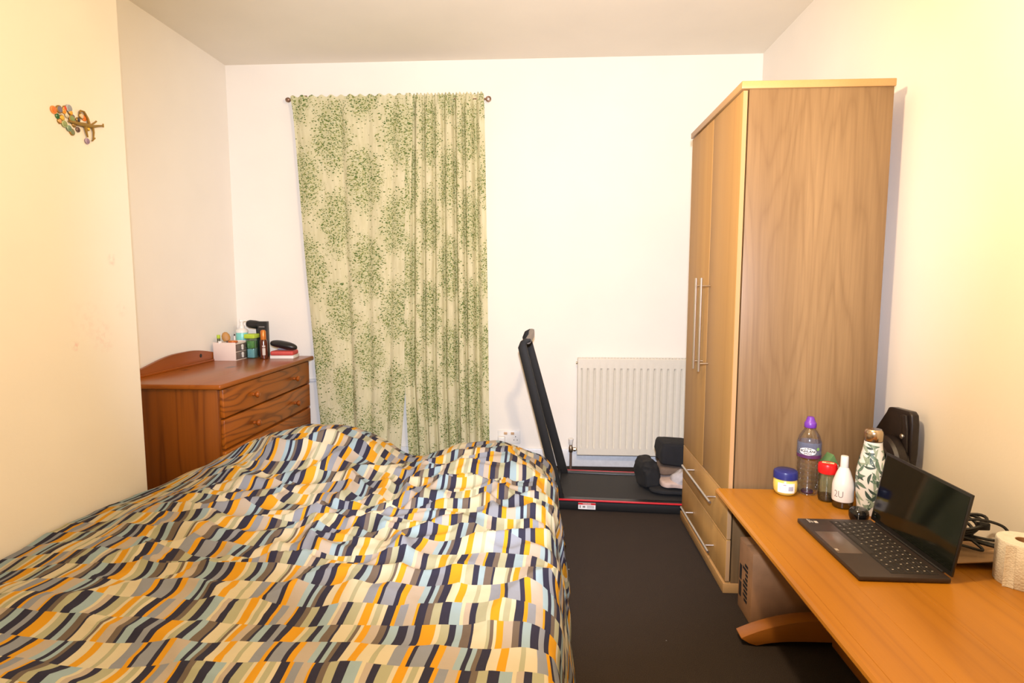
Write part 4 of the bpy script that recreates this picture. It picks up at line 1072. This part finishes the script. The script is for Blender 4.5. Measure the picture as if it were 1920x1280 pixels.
# ------------------------------------------------------------------ little figure stuck on the chimney breast
def ornament():
    t = thing('wall_ornament', 'small gold branching wall ornament with coloured enamel beads on the chimney wall', 'ornament', (XC, 2.06, 1.74))
    gold = plain('dull_gold', rgb(158, 128, 66), .4, .5)
    X = XC + .008
    # layout grid on the wall face: first value runs along the wall, second downwards
    def W(px, py): return (1.943 + .002484 * (px - 95) - .0003 * (py - 205), 1.778 + .000676 * (px - 95) - .001942 * (py - 205))
    def p3(px, py, dx=0): y, z = W(px, py); return (X + dx, y, z)
    body = MB()
    for P, r in (([(124, 226), (140, 231), (155, 234), (168, 237)], [.003, .005, .006, .005]), ([(168, 237), (180, 236), (189, 236)], [.004, .003, .0022]), ([(189, 232), (190, 239)], [.002, .002]),
                 ([(168, 237), (171, 248), (171, 261)], [.004, .0028, .002]), ([(169, 264), (174, 259)], [.002, .002]), ([(154, 236), (157, 248), (160, 257)], [.004, .003, .002]),
                 ([(162, 234), (158, 222), (150, 209), (144, 207), (142, 211)], [.004, .0035, .003, .0025, .002]), ([(164, 235), (173, 229), (175, 227)], [.003, .002, .0025])):
        body.tube([p3(*q) for q in P], [k * 1.3 for k in r], 8)
    body.build('branch', gold, t)
    beads = [(99, 206, 9, (216, 120, 50)), (108, 205, 9, (120, 116, 140)), (124, 203, 9, (150, 156, 170)), (118, 203, 6, (206, 76, 44)), (116, 208, 6, (222, 150, 50)), (127, 211, 6, (228, 170, 60)),
             (106, 217, 6, (34, 92, 52)), (113, 220, 7, (216, 180, 70)), (121, 216, 5, (200, 196, 180)), (110, 226, 6, (206, 150, 100)), (118, 231, 8, (140, 156, 110)), (130, 222, 9, (130, 150, 96)),
             (133, 218, 5, (96, 80, 110)), (142, 224, 6, (60, 60, 72)), (126, 239, 7, (110, 140, 120)), (133, 246, 8, (120, 130, 100)), (143, 242, 6, (90, 66, 62)), (147, 217, 7, (226, 200, 170)),
             (154, 221, 7, (226, 120, 40)), (162, 241, 5, (232, 190, 60)), (161, 264, 7, (140, 120, 150)), (136, 233, 6, (150, 120, 80))]
    for i, (px, py, r, c) in enumerate(beads):
        R = r * .0015
        y, z = W(px, py)
        d = MB().lathe([(0, .0), (R, .0), (R, .003), (R * .8, .0045)], (X - .0075 + .0015 * (i % 3), y, z), 16, 'X', cap=True).build('bead', gold if i % 2 else plain('bead_rim', rgb(*[min(255, k + 30) for k in c]), .3), t)
        MB().lathe([(R * .8, .0044), (R * .55, .0062), (0, .0068)], (X - .0075 + .0015 * (i % 3), y, z), 16, 'X', cap=True).build('enamel', plain('enamel', rgb(*c), .2), d)
ornament()
